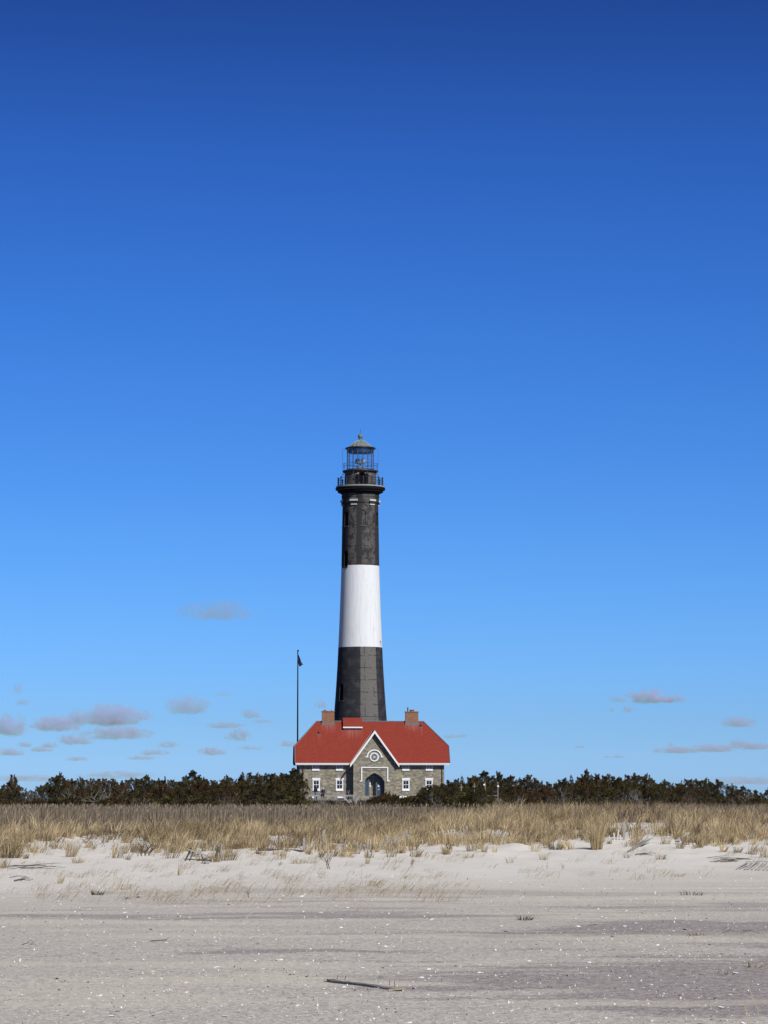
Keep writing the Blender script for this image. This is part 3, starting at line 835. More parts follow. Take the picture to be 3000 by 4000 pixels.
    w = m.build('round_window', M['white'], bay)
    m = MB(); m.prism([(cx + 31 * k_ * math.cos(t * math.pi / 12), cz + 31 * k_ * math.sin(t * math.pi / 12)) for t in range(24)], yb0 - .015, yb0 + .01); m.build('pane', M['dark_glass'], w)
    m = MB()
    for q in range(5):
        t = math.pi * q / 5; m.bar((cx - 30 * k_ * math.cos(t), yb0 - .05, cz - 30 * k_ * math.sin(t)), (cx + 30 * k_ * math.cos(t), yb0 - .05, cz + 30 * k_ * math.sin(t)), .020, .03)
    m.prism([(cx + 4 * k_ * math.cos(t * math.pi / 6), cz + 4 * k_ * math.sin(t * math.pi / 6)) for t in range(12)], yb0 - .085, yb0 - .03)
    m.bar((cx - 30 * k_, yb0 - .06, cz), (cx + 30 * k_, yb0 - .06, cz), .05, .05)
    m.build('glazing_bars', M['white'], w)
    # hood moulds
    m = MB(); cz0 = cz; ring_poly(63 * k_, 75 * k_, 0, math.pi, 20, yb0 - .12, yb0 + .02, m)
    m.box(cx - 88 * k_, cx - 63 * k_, yb0 - .121, yb0 + .02, cz - 4 * k_, cz + 5 * k_); m.box(cx + 63 * k_, cx + 88 * k_, yb0 - .121, yb0 + .02, cz - 4 * k_, cz + 5 * k_)
    m.build('round_hood_mould', M['white'], bay)
    m = MB(); y0, y1 = yb0 - .12, yb0 + .02
    m.box(hx(725), hx(991), y0, y1, hz(705), hz(695)); m.box(hx(725), hx(736), y0, y1, hz(837), hz(705) - .002); m.box(hx(980), hx(991), y0, y1, hz(837), hz(705) - .002)
    m.box(hx(710), hx(725) - .002, y0, y1, hz(837), hz(828)); m.box(hx(991) + .002, hx(1006), y0, y1, hz(837), hz(828))
    m.build('door_hood_mould', M['white'], bay)
    m = MB(); m.box(hx(752), hx(958), yb0 - .05, yb0 + .02, hz(730), hz(724)); m.build('shadow_ledge', M['stone'], bay)  # ledge added to cast a thin dark shadow line above the arch
    # windows
    for zx in (285, 518, 1170, 1401):
        window_on(H, hx(zx), hz(716), hz(676), 66 * k_, 0, 72 * k_, 0, 2, 2)
    for zx in (290, 519, 1171, 1399):
        window_on(H, hx(zx), hz(916), hz(821), 71 * k_, 0, 66 * k_ + .1, 80 * k_)
    for (a, b) in ((233, 268), (497, 577), (1108, 1198)):
        f = MB().box(hx(a), hx(b), -.10, .0, hz(1000), hz(979)).build('basement_window', M['white'], H)
        MB().box(hx(a) + .12, hx(b) - .12, -.108, -.101, hz(1012), hz(1002)).build('pane', M['dark_glass'], f)
    # narrow slit in the shaded side of the bay
    return H

# ------------------------------------------------------------------ lighthouse
YT = 434.0
def make_tower():
    cx = at(1406.8, 3150, YT).x
    zb = 1.2
    T = empty('lighthouse', (cx, YT, zb), 'tall tapering lighthouse with black, white and black bands and a glazed lantern', 'lighthouse')
    def TZ(v): return at(1500, v, YT).z - zb
    def z1(zy): return TZ(1660 + .2532 * zy)
    def rr(px, v=2000): return px * mpp(v, YT)
    def r1(zx_half): return rr(zx_half * .2532, 1900)
    z_hi, z_lo = TZ(2212), TZ(2530)
    M['tower'] = m_tower(z_lo, z_hi, .38)
    # shaft
    sh = [(3200, 127), (3100, 122), (2950, 112), (2813, 103.9), (2756, 99.5), (2700, 95.5), (2600, 89.3), (2527, 85.9), (2450, 82.3), (2371, 79.2), (2290, 76.3), (2213, 74), (2150, 72.9), (2090, 72.0), (2040, 71.0), (1990, 70.2), (1968, 70.1)]
    prof = [(rr(r, v), TZ(v)) for v, r in sh]
    prof += [(rr(73.2, 1960), z1(1214)), (rr(73.2), z1(1186)), (rr(72.2), z1(1184)), (rr(72.6), z1(1124)), (rr(74), z1(1122)), (rr(74), z1(1104)), (rr(73), z1(1102)), (rr(73.2), z1(1040))]
    m = MB(); m.lathe(prof, 96)
    shaft = m.build('shaft', M['tower'], T, smooth=True)
    import itertools
    def niche_cut(phi, v0, v1, w, depth, arch=True):
        """arched recess pointing outwards at angle phi (deg, from the viewer's side towards the right)"""
        p = R(phi); rad = np.interp((v0 + v1) / 2, [s[0] for s in sh][::-1], [s[1] for s in sh][::-1]); rm = rr(rad)
        za, zb_ = TZ(v1), TZ(v0)
        hw = w / 2
        poly = [(-hw, za), (hw, za), (hw, zb_ - hw)] + [(hw * math.cos(t), zb_ - hw + hw * math.sin(t)) for t in (R(30), R(60), R(90), R(120), R(150))] + [(-hw, zb_ - hw)]
        out = Vector((math.sin(p), -math.cos(p), 0)); tan = Vector((math.cos(p), math.sin(p), 0))
        n = len(poly)
        inn = [out * (rm - depth) + tan * x + Vector((0, 0, z)) for x, z in poly]; ou = [out * (rm + 1.5) + tan * x + Vector((0, 0, z)) for x, z in poly]
        c = MB(); c.add(inn + ou, [tuple(range(n)), tuple(range(n, 2 * n))[::-1]] + [(i, i + n, (i + 1) % n + n, (i + 1) % n) for i in range(n)])
        return c, out, tan, rm, poly
    wins = [(-50, 2001, 2059, .80, .75, 1), (10, 1998, 2057, .62, .16, 0), (70, 2003, 2060, .72, .5, 1), (130, 2001, 2059, .7, .4, 0), (-110, 2001, 2059, .7, .4, 0), (190, 2001, 2059, .7, .4, 0),
            (-50, 2154, 2217, .82, .75, 1), (-50, 2673, 2738, .85, .8, 1), (69, 2504, 2528, .5, .6, 1)]
    for phi, v0, v1, w, d, g in wins:
        c, out, tan, rm, poly = niche_cut(phi, v0, v1, w, d)
        cut(shaft, c)
        za, zb2 = TZ(v1), TZ(v0)
        if g:
            q = MB(); cc = out * (rm - d + .03)
            q.add([cc + tan * x * .98 + Vector((0, 0, z)) for x, z in poly] + [cc + out * .03 + tan * x * .98 + Vector((0, 0, z)) for x, z in poly],
                  [tuple(range(len(poly))), tuple(range(len(poly), 2 * len(poly)))[::-1]])
            wd = q.build('window', M['dark_glass'], shaft)
        q = MB(); cc = out * (rm - .02)
        a = cc - tan * (w / 2 + .08) + Vector((0, 0, za - .06)); b = cc + tan * (w / 2 + .08) + Vector((0, 0, za - .06))
        if not (60 < abs(phi) and v0 > 2400): q.bar(a, b, .22, .10); q.build('window_sill', M['sill_stone'], shaft)
    shaft.data.shade_smooth(); shaft.data.set_sharp_from_angle(angle=R(30))
    # stone hoods under the neck
    for k in range(6):
        p = R(-20 + 60 * k); out = Vector((math.sin(p), -math.cos(p), 0)); tan = Vector((math.cos(p), math.sin(p), 0)); rm = rr(70.3)
        q = MB()
        for (za_, zb_, hw, pr) in ((1196, 1168, .56, .34), (1256, 1238, .43, .20)):
            c_ = out * (rm + pr / 2 - .08); z0, z9 = z1(za_) , z1(zb_)
            q.bar(c_ - tan * hw + Vector((0, 0, (z0 + z9) / 2)), c_ + tan * hw + Vector((0, 0, (z0 + z9) / 2)), pr, (z9 - z0), up=Vector((0, 0, 1)))
        q.build('stone_hood', M['pale_stone'], shaft)
        q = MB(); c_ = out * (rm + .04)
        q.bar(c_ - tan * .47 + Vector((0, 0, z1(1215))), c_ + tan * .47 + Vector((0, 0, z1(1215))), .2, z1(1198) - z1(1234)); q.build('hood_bracket', M['black'], shaft)
    # gallery
    m = MB(); m.lathe([(rr(72), z1(1076)), (rr(76), z1(1066)), (rr(84), z1(1050)), (rr(88.5), z1(1044)), (rr(89), z1(1020)), (rr(92), z1(1012)), (rr(96), z1(1008)), (rr(97.3), z1(996)), (rr(97.3), z1(978)), (rr(96), z1(972))], 80, cap=False)
    gal = m.build('gallery', M['black_matt'], T, smooth=True)
    m = MB(); m.lathe([(rr(93.5), z1(973)), (rr(95.0), z1(971)), (rr(95.0), z1(952)), (rr(60), z1(948))], 80, cap=False); m.lathe([(rr(92.6), z1(1014)), (rr(93.6), z1(1012)), (rr(92.6), z1(1010))], 80, cap=False)
    m.build('gallery_deck', M['gallery_stone'], gal, smooth=True)
    zd = z1(949)
    m = MB(); n = 16
    for k in range(n):
        t = 2 * math.pi * (k + .37) / n; x, y = rr(88) * math.cos(t), rr(88) * math.sin(t)
        m.bar((x, y, zd), (x, y, z1(826)), .16, .10)
        m.ball((x, y, z1(824)), .10, 8, 6)
    for zy in (836, 868, 903, 936): m.ring(rr(88), z1(zy), .022 if zy > 840 else .035, 64, 5)
    m.build('gallery_railing', M['black'], gal)
    # watch room
    m = MB(); m.lathe([(rr(62.2), zd - .05), (rr(61.7), z1(930)), (rr(61.2), z1(735)), (rr(61.2), z1(720))], 80)
    wr = m.build('watch_room', M['watch_paint'], T, smooth=True)
    p = R(7); out = Vector((math.sin(p), -math.cos(p), 0)); tan = Vector((math.cos(p), math.sin(p), 0)); rm = rr(61.5)
    hw = .52; zt = z1(748); poly = [(-hw, zd + .02), (hw, zd + .02), (hw, zt - hw)] + [(hw * math.cos(t), zt - hw + hw * math.sin(t)) for t in (R(30), R(60), R(90), R(120), R(150))] + [(-hw, zt - hw)]
    k = len(poly); c = MB()
    c.add([out * (rm - 1.3) + tan * x + Vector((0, 0, z)) for x, z in poly] + [out * (rm + .6) + tan * x + Vector((0, 0, z)) for x, z in poly],
          [tuple(range(k)), tuple(range(k, 2 * k))[::-1]] + [(i, i + k, (i + 1) % k + k, (i + 1) % k) for i in range(k)])
    cut(wr, c); wr.data.shade_smooth(); wr.data.set_sharp_from_angle(angle=R(30))
    m = MB(); m.bar(out * (rm - .05) + tan * .47 + Vector((0, 0, zd + .02)), out * (rm + .62) + tan * .80 + Vector((0, 0, zd + .02)), .05, .05)
    a = out * (rm + .0) + tan * .56; b = out * (rm + .55) + tan * .82
    m = MB(); m.add([a + Vector((0, 0, zd + .03)), b + Vector((0, 0, zd + .03)), b + Vector((0, 0, zt - .35)), a + Vector((0, 0, zt - .2)),
                     a + Vector((.05, 0, zd + .03)), b + Vector((.05, 0, zd + .03)), b + Vector((.05, 0, zt - .35)), a + Vector((.05, 0, zt - .2))],
                    [(0, 1, 2, 3), (7, 6, 5, 4), (0, 4, 5, 1), (1, 5, 6, 2), (2, 6, 7, 3), (3, 7, 4, 0)])
    m.build('gallery_door', M['grey_metal'], wr)
    p = R(37); out = Vector((math.sin(p), -math.cos(p), 0)); tan = Vector((math.cos(p), math.sin(p), 0)); c_ = out * (rm + .03)
    m = MB(); m.bar(c_ - tan * .2 + Vector((0, 0, z1(785))), c_ + tan * .2 + Vector((0, 0, z1(785))), .12, .20); m.build('wall_lamp', M['copper'], wr)
    # lantern gallery
    m = MB(); m.lathe([(rr(61.5), z1(738)), (rr(67), z1(735)), (rr(70), z1(728)), (rr(70), z1(716)), (rr(69), z1(708)), (rr(54), z1(705))], 64, cap=False); m.lathe([(rr(61.5), z1(737)), (rr(58), z1(737))], 64, cap=False)
    lg = m.build('lantern_gallery', M['black'], T, smooth=True)
    m = MB(); n = 16
    m.ring(rr(69.3), z1(607), .03, 64, 5); m.ring(rr(69.3), z1(650), .018, 64, 5)
    for k in range(n):
        t = 2 * math.pi * (k + .18) / n; c0, s0 = math.cos(t), math.sin(t)
        top_ = z1(396) if k % 2 == 0 else z1(606)
        pts = [(rr(69.3) * c0, rr(69.3) * s0, z1(714)), (rr(69.3) * c0, rr(69.3) * s0, top_)]
        if k % 2 == 0: pts += [(rr(67.5) * c0, rr(67.5) * s0, z1(383)), (rr(58) * c0, rr(58) * s0, z1(378))]
        m.tube(pts, .02, 5)
    m.build('lantern_railing', M['blued_iron'], lg)
    for k in range(8):
        t = 2 * math.pi * (k + .37) / 8 + .12; c0, s0 = math.cos(t), math.sin(t)
        MB().tube([(rr(68) * c0, rr(68) * s0, z1(733)), (rr(85) * c0, rr(85) * s0, z1(832))], .03, 5).build('stay', M['blued_iron'], lg)
    # lantern
    rg = rr(52.5)
    m = MB(); n = 16; zt, zl = z1(372), z1(700)
    for k in range(n):
        t = 2 * math.pi * (k + .5) / n; c0, s0 = math.cos(t), math.sin(t)
        m.bar((rg * c0, rg * s0, zl), (rg * c0, rg * s0, zt), .095, .095)
    for zy, w_ in ((475, .018), (545, .018), (620, .018)): m.ring(rg, z1(zy), w_, 16 * 3, 4)
    m.lathe([(rg + .06, z1(706)), (rg + .06, z1(690)), (rg - .02, z1(690))], 48, cap=False)
    lt = m.build('lantern_frame', M['blued_iron'], T)
    m = MB(); rb = rg - .03
    m.lathe([(rb, z1(690)), (rb, z1(375))], 16, cap=False); g = m.build('lantern_glass', M['clear_glass'], lt)
    g.rotation_euler = (0, 0, math.pi / n)
    m = MB(); m.lathe([(rg - .10, z1(432)), (rg - .12, z1(372)), (rg - .9, z1(368)), (rg - .9, z1(428)), (rg - .10, z1(432))], 48, cap=False); m.build('vent_hood', M['black'], lt, smooth=True)
    m = MB(); m.lathe([(.5, z1(700)), (.55, z1(655)), (.62, z1(650)), (.62, z1(640)), (.3, z1(636)), (.12, z1(630)), (.10, z1(600)), (.75, z1(598)), (.75, z1(594)), (.05, z1(592))], 20); m.build('pedestal', M['pale_metal'], lt, smooth=True)
    for sx in (-1, 1):
        m = MB(); c_ = Vector((sx * .38 - .02, -.1, z1(560)))
        pr = [(.02, -.42), (.30, -.38), (.36, -.2), (.36, .22), (.33, .26), (.02, .27)]
        vs = []; seg = 20
        for r_, d_ in pr:
            for q in range(seg):
                a = 2 * math.pi * q / seg; vs.append(c_ + Vector((r_ * math.cos(a), -d_, r_ * math.sin(a))))
        fs = [(i * seg + q, i * seg + (q + 1) % seg, (i + 1) * seg + (q + 1) % seg, (i + 1) * seg + q) for i in range(len(pr) - 1) for q in range(seg)]
        m.add(vs, fs); b = m.build('beacon_lamp', M['pale_metal'] if sx > 0 else M['copper'], lt, smooth=True)
    # dome
    m = MB(); m.lathe([(rg - .1, z1(372)), (rr(58.0), z1(373)), (rr(59.8), z1(368)), (rr(59.5), z1(356)), (rr(52), z1(346)), (rr(43), z1(341))], 48, cap=False)
    dome = m.build('lantern_eave', M['black_gloss'], T, smooth=True)
    m = MB(); m.lathe([(rr(44), z1(343)), (rr(40.5), z1(322)), (rr(35), z1(300)), (rr(28), z1(279)), (rr(20), z1(259)), (rr(12), z1(244)), (rr(8.2), z1(236)), (rr(7.6), z1(226)), (rr(8.4), z1(222)), (rr(8.4), z1(214)), (rr(6.5), z1(210))], 48, cap=False)
    dm = m.build('dome', M['copper'], T, smooth=True)
    m = MB()
    for k in range(16):
        t = 2 * math.pi * (k + .5) / 16
        m.tube([(rr(r_) * math.cos(t), rr(r_) * math.sin(t), z1(z_) + .02) for r_, z_ in ((44, 343), (40.5, 322), (35, 300), (28, 279), (20, 259), (12, 244), (8.5, 236))], .035, 4)
    m.build('dome_rib', M['copper_pale'], dm)
    MB().ball((0, 0, z1(176)), rr(10.2), 20, 14).build('ventilator_ball', M['copper'], dm, smooth='all')
    MB().tube([(0, 0, z1(142)), (0, 0, z1(60))], .02, 5).build('lightning_rod', M['black'], dm)
    return T, zb, z1, rr
# ------------------------------------------------------------------ people
def capsule(mb, a, ra, b, rb, n=10):
    a, b = Vector(a), Vector(b)
    mb.ball(a, ra, n, 7); mb.ball(b, rb, n, 7)
    mb.tube([a, b], [ra, rb], n)

def fuse(name, caps, vox, mat, parent):
    m = MB()
    for c in caps: capsule(m, *c)
    o = m.build(name, mat, parent, fix=True)
    par = o.parent; o.parent = None
    md = o.modifiers.new('r', 'REMESH'); md.mode = 'VOXEL'; md.voxel_size = vox; md.use_smooth_shade = True
    s = o.modifiers.new('s', 'SMOOTH'); s.factor = .5; s.iterations = 3
    baked(o); o.parent = par
    return o

def person(loc, rz, J, label, group, jacket, trousers, hair, hair_long=False, cap=None):
    """J: joints in metres, facing -Y. body is one fused surface, clothes and hair its children"""
    P = empty('person', loc, label, 'person', group, rz)
    V = Vector
    j = {k: V(v) for k, v in J.items()}
    head = j['head']
    caps = [(j['pelvis'], .13, j['waist'], .115), (j['waist'], .115, j['chest'], .14), (j['chest'], .13, j['neck'], .065), (j['neck'], .055, head, .06),
            (head + V((0, .01, .02)), .088, head + V((0, -.01, .06)), .085), (head + V((0, -.03, -.05)), .055, head, .07),
            (head + V((0, -.09, .0)), .016, head + V((0, -.105, -.02)), .017),            # nose
            (head + V((-.03, -.085, -.055)), .012, head + V((.03, -.085, -.055)), .012)]   # mouth
    for s, q in ((-1, 'l'), (1, 'r')):
        sh, el, wr, hp, kn, an = (j[k + q] for k in ('sh', 'el', 'wr', 'hp', 'kn', 'an'))
        caps += [(j['chest'] + V((s * .06, 0, .06)), .09, sh, .065), (sh, .055, el, .043), (el, .043, wr, .028),
                 (j['pelvis'], .11, hp, .10), (hp, .095, kn, .06), (kn, .06, an, .04), (an, .04, an + V((0, -.03, -.05)), .04),
                 (head + V((s * .088, .01, -.01)), .018, head + V((s * .09, .012, .025)), .02), (head + V((s * .032, -.088, .02)), .012, head + V((s * .034, -.087, .022)), .012)]
        d = (wr - el).normalized(); side = V((1, 0, 0)) if abs(d.x) < .8 else V((0, 1, 0))
        side = (side - d * side.dot(d)).normalized(); nrm = d.cross(side)
        pc = wr + d * .075
        caps += [(wr, .026, pc, .03), (wr + d * .03 + side * .015, .02, pc + side * .02, .018), (wr + d * .03 - side * .015, .02, pc - side * .02, .018)]
        for f, (off, ln) in enumerate(((-.033, .062), (-.011, .075), (.011, .08), (.033, .07))):
            k0 = pc + side * off + d * .02; k1 = k0 + (d * .85 + nrm * .5).normalized() * ln * .5; k2 = k1 + (d * .4 + nrm * .9).normalized() * ln * .5
            caps += [(k0, .010, k1, .009), (k1, .009, k2, .008)]
        t0 = wr + d * .03 - side * .03; t1 = t0 + (d * .7 - side * .6 + nrm * .2).normalized() * .045
        caps += [(t0, .013, t1, .010), (t1, .010, t1 + (d + nrm * .5).normalized() * .03, .009)]
    fuse('body', caps, .009, M['skin'], P)
    cl = [(j['waist'] + V((0, 0, -.08)), .155, j['chest'], .165), (j['chest'], .16, j['neck'] + V((0, 0, -.03)), .085)]
    tr = [(j['pelvis'], .145, j['waist'], .13)]
    sho = []
    for s, q in ((-1, 'l'), (1, 'r')):
        sh, el, wr, hp, kn, an = (j[k + q] for k in ('sh', 'el', 'wr', 'hp', 'kn', 'an'))
        cl += [(j['chest'] + V((s * .06, 0, .06)), .11, sh, .085), (sh, .078, el, .062), (el, .062, wr - (wr - el) * .06, .045)]
        tr += [(j['pelvis'], .13, hp, .12), (hp, .115, kn, .08), (kn, .08, an, .062)]
        f = V((0, -1, 0))
        sho += [(an + V((0, .02, -.05)), .045, an + V((0, -.13, -.06)), .038), (an, .05, an + V((0, 0, -.05)), .045)]
    fuse('jacket', cl, .016, M[jacket], P); fuse('trousers', tr, .016, M[trousers], P); fuse('shoes', sho, .014, M['black'], P)
    hc = [(head + V((0, .03, .05)), .10, head + V((0, .0, .085)), .09), (head + V((0, .05, 0)), .085, head + V((0, .03, .05)), .09)]
    if hair_long: hc += [(head + V((0, .06, 0)), .085, head + V((0, .08, -.18)), .07), (head + V((.07, .03, 0)), .05, head + V((.08, .04, -.16)), .035), (head + V((-.07, .03, 0)), .05, head + V((-.08, .04, -.16)), .035)]
    fuse('hair', hc, .014, M[hair], P)
    if cap:
        fuse('cap', [(head + V((0, .02, .085)), .10, head + V((0, -.01, .095)), .095), (head + V((0, -.06, .07)), .06, head + V((0, -.13, .055)), .04)], .014, M[cap], P)
    return P

STAND = dict(pelvis=(0, 0, .96), waist=(0, 0, 1.1), chest=(0, 0, 1.32), neck=(0, .01, 1.5), head=(0, 0, 1.62),
             shl=(-.19, .01, 1.42), ell=(-.25, .03, 1.14), wrl=(-.24, -.08, .90), shr=(.19, .01, 1.42), elr=(.25, .03, 1.14), wrr=(.24, -.08, .90),
             hpl=(-.09, 0, .92), knl=(-.11, -.03, .50), anl=(-.12, .02, .09), hpr=(.09, 0, .92), knr=(.11, -.02, .50), anr=(.13, .02, .09))

def make_people(tower):
    T, zb, z1, rr = tower
    # on the gallery, leaning against the wall with both hands lifted to the face
    J = dict(STAND); J.update(ell=(-.26, -.24, 1.24), wrl=(-.10, -.30, 1.46), elr=(.25, -.24, 1.26), wrr=(.08, -.31, 1.47), waist=(0, .01, 1.1), chest=(.02, -.02, 1.32), head=(.03, -.06, 1.63))
    p = R(-7); r_ = rr(68)
    person((T.location.x + r_ * math.sin(p), YT - r_ * math.cos(p), zb + z1(949)), R(-38), J,
           'person in dark clothes on the lighthouse gallery, hands raised to the face', None, 'cloth_black', 'cloth_black', 'hair_brown')
    # on the terrace
    J = dict(STAND); J.update(wrl=(-.20, -.20, 1.06), wrr=(.21, -.18, 1.02))
    a = at(1233, 3124, 411.2)
    person((a.x, 411.2, TERR), R(150), J, 'long haired person in dark jacket and pale jeans standing at the terrace rail', 'people on the terrace', 'cloth_dark', 'denim', 'hair_dark', True)
    b = at(1261, 3124, 409.7); s = .62
    J = dict(pelvis=(0, .0, s + .11), waist=(0, .0, s + .26), chest=(0, -.05, s + .48), neck=(0, -.08, s + .66), head=(.02, -.12, s + .78),
             shl=(-.20, -.06, s + .58), ell=(-.28, -.14, s + .32), wrl=(-.12, -.32, s + .26), shr=(.20, -.06, s + .58), elr=(.28, -.12, s + .31), wrr=(.10, -.33, s + .24),
             hpl=(-.10, -.02, s + .09), knl=(-.14, -.44, s + .07), anl=(-.13, -.46, .20), hpr=(.10, -.02, s + .09), knr=(.14, -.44, s + .07), anr=(.13, -.46, .20))
    person((b.x, 410.1, TERR), 0, J, 'person in a navy jacket and white cap sitting on the terrace rail', 'people on the terrace', 'cloth_navy', 'cloth_dark', 'hair_dark', False, 'cloth_white')

TERR = 2.5
def make_terrace():
    # stone terrace under the house, its face towards the beach
    u0, u1 = 1120, 1650
    x0, x1 = at(u0, 3125, 410).x, at(u1, 3125, 410).x
    m = MB(); m.box(x0, x1, 409.6, 417.6, 1.0, TERR - .12)
    T = m.build('terrace', M['concrete'])
    m = MB(); m.box(x0 - .1, x1 + .1, 409.45, 417.55, TERR - .118, TERR); m.build('terrace_edge', M['concrete_dark'], T)
    tag(T, 'low grey terrace running along the foot of the stone house', 'terrace')
    a, b = at(1138, 3109, 409.9).x, at(1384, 3109, 409.9).x
    E = empty('terrace_rail', ((a + b) / 2, 409.9, TERR), 'low weathered grey plank rail on the terrace left of the entrance', 'railing')
    w = (b - a) / 2
    MB().box(-w, w, -.07, .07, .42, .62).build('rail', M['wood_grey'], E)
    for k in range(8):
        x = -w + .15 + (2 * w - .3) * k / 7
        MB().box(x - .06, x + .06, -.05, .05, 0, .418).build('post', M['wood_grey'], E)
    # slatted bench
    a, b = at(1175, 3100, 416).x, at(1208, 3100, 416).x
    E = empty('wooden_bench', ((a + b) / 2, 416, TERR), 'reddish brown slatted bench against the left end of the house wall', 'bench')
    w = (b - a) / 2
    MB().box(-w, w, -.5, -.02, .40, .45).build('seat', M['wood_brown'], E)
    m = MB()
    for k in range(9):
        x = -w + .05 + (2 * w - .1) * k / 8; m.box(x - .03, x + .03, .0, .03, .46, .98 + .05 * math.sin(math.pi * k / 8))
    m.box(-w, w, -.01, .04, .50, .55); m.build('backrest', M['wood_brown'], E)
    for sx in (-1, 1):
        for y in (-.46, 0): MB().box(sx * w * .93 - .035, sx * w * .93 + .035, y - .035, y + .03, 0, .399 if y else .45).build('leg', M['wood_brown'], E)
    # white post with a pointed top before the door
    p = at(1445, 3125, 409.0); g = TERR - 1.2
    E = empty('signal_post', (p.x, 409.0, g), 'slim post with a white pointed finial in front of the arched entrance', 'post')
    zz = lambda v: at(1500, v, 409).z - g
    MB().lathe([(.10, 0), (.10, zz(3106)), (.055, zz(3105)), (.05, zz(3077))], 10).build('post', M['wood_grey'], E)
    MB().lathe([(.05, zz(3077)), (.10, zz(3074)), (.11, zz(3069)), (.05, zz(3066)), (.12, zz(3064)), (.06, zz(3059)), (.015, zz(3053))], 10).build('finial', M['white'], E)
    # free standing observation frame on the right
    org = at(1920, 3130, 308); g = gz(org.x, 308)
    E = empty('wooden_platform', (org.x, 308, g), 'weathered wooden platform frame with two tall posts in the shrubs right of the house', 'platform')
    q = lambda u, v: (at(u, v, 308).x - org.x, at(u, v, 308).z - g)
    for (u, v) in ((1895, 3056), (1945, 3054)):
        x, z = q(u, v); MB().box(x - .05, x + .05, -.05, .05, -.2, z).build('post', M['wood_post'], E)
    (xa, za), (xb, zb_) = q(1886, 3110), q(1947, 3106)
    MB().box(xa, xb, -.11, -.062, za, zb_).build('rail', M['wood_post'], E)
    (xa, za), (xb, zb_) = q(1918, 3123), q(1947, 3120)
    MB().box(xa, xb, -.11, -.062, za, zb_).build('rail', M['wood_post'], E)
    for (u, v) in ((1891, 3066), (1945, 3072)):
        x, z = q(u, v); MB().ball((x, -.12, z), .11, 8, 6, (1, .6, 1)).build('lamp', M['white'], E)
    m = MB(); m.box(q(1918, 0)[0], q(1947, 0)[0], -.06, 1.6, q(1900, 3124)[1] - .06, q(1900, 3124)[1]); m.build('deck', M['wood_post'], E)
    for (u, v0, Y, lab) in ((1853, 3060, 309, 'thin grey wooden post with a pale knob, between the shrubs left of the platform'), (1802, 3064, 309, 'short pale wooden post standing in the cedars right of the house corner')):
        p = at(u, v0, Y); g = gz(p.x, Y)
        E = empty('wooden_post', (p.x, Y, g), lab, 'post', 'grey posts by the shrubs')
        MB().box(-.05, .05, -.05, .05, 0, p.z - g).build('post', M['wood_post'], E)
        MB().box(-.16, .16, -.07, -.052, p.z - g - .34, p.z - g - .24).build('crosspiece', M['wood_post'], E)
    # low far roof between the cedars
    p = at(922, 3062, 470); g = gz(p.x, 470)
    E = empty('distant_house', (p.x, 470, g), 'dark low roof just showing over the cedars left of the flagpole', 'house')
    h = p.z - g
    m = MB(); m.box(-1.6, 1.6, -2, 2, -.5, h - .3); m.build('wall', M['wood_grey'], E)
    m = MB(); m.add([(-1.9, -2.2, h - .3), (1.9, -2.2, h - .3), (1.9, 0, h + .25), (-1.9, 0, h + .25), (-1.9, 2.2, h - .3), (1.9, 2.2, h - .3)], [(0, 1, 2, 3), (3, 2, 5, 4), (0, 3, 4), (1, 5, 2), (0, 4, 5, 1)])
    m.build('roof', M['shingle'], E)

def make_flag():
    Y = 442.0
    base = at(1161.5, 3140, Y); g = gz(base.x, Y)
    zz = lambda v: at(1500, v, Y).z - g
    s = mpp(2600, Y)
    P = empty('flagpole', (base.x, Y, g), 'tall dark flagpole rising behind the left end of the red roof', 'flagpole')
    m = MB(); zt = zz(2551)
    m.lathe([(3.0 * s, 0), (2.9 * s, zt * .3), (2.3 * s, zt * .7), (1.8 * s, zt)], 12); m.build('pole', M['pole'], P)
    MB().lathe([(1.8 * s, 0), (2.6 * s, .06), (2.4 * s, .12), (.7 * s, .18), (.6 * s, .3)], 10).build('truck', M['pole'], P, (0, 0, zt))
    MB().ball((.04, 0, zz(2542)), 3.9 * s, 14, 10).build('finial_ball', M['pole'], P, smooth='all')
    MB().tube([(.12, 0, 1.5), (.11, -.02, zt * .5), (.08, -.01, zt - .05)], .012, 4).build('halyard', M['pole'], P)
    # limp flag: hoist along the pole, fly end hanging away to the right
    N, K = 34, 20; vs = []; fs = []; uvs = []
    for i in range(N + 1):
        a = i / N
        for k in range(K + 1):
            t = k / K                                  # 0 top, 1 bottom of the hoist
            zx0, zy0 = 345, 262 + 290 * t ** 1.0
            ex, ey = 492 - 92 * t, 597 + 72 * t
            bow = math.sin(math.pi * a) * (26 - 60 * t)
            x = zx0 + (ex - zx0) * a + bow * .35
            y = zy0 + (ey - zy0) * (a ** .82) + bow * .55
            w = 10 * math.sin(6.0 * t * 2 + a * 7) * (.4 + a)
            px = (x - 333) * .1266 * s + w * .004; pz = zz(2520 + y * .1266)
            py = .10 * math.sin(9 * t + 4.5 * a) * (.35 + .9 * math.sin(math.pi * min(a + .15, 1))) - .12 * math.sin(14 * t - 6 * a) * a * .5
            vs.append((px, py, pz)); uvs.append((a, 1 - t))
    for i in range(N):
        for k in range(K):
            q = i * (K + 1) + k; fs.append((q, q + 1, q + K + 2, q + K + 1))
    me = bpy.data.meshes.new('flag'); me.from_pydata(vs, [], fs)
    uv = me.uv_layers.new(name='UVMap')
    for l in me.loops: uv.data[l.index].uv = uvs[l.vertex_index]
    me.shade_smooth(); me.update()
    o = link('flag', me, M['flag'], None, (base.x, Y, g))
    md = o.modifiers.new('t', 'SOLIDIFY'); md.thickness = .006
    tag(o, 'striped red, white and blue flag hanging limp from the top of the pole', 'flag')

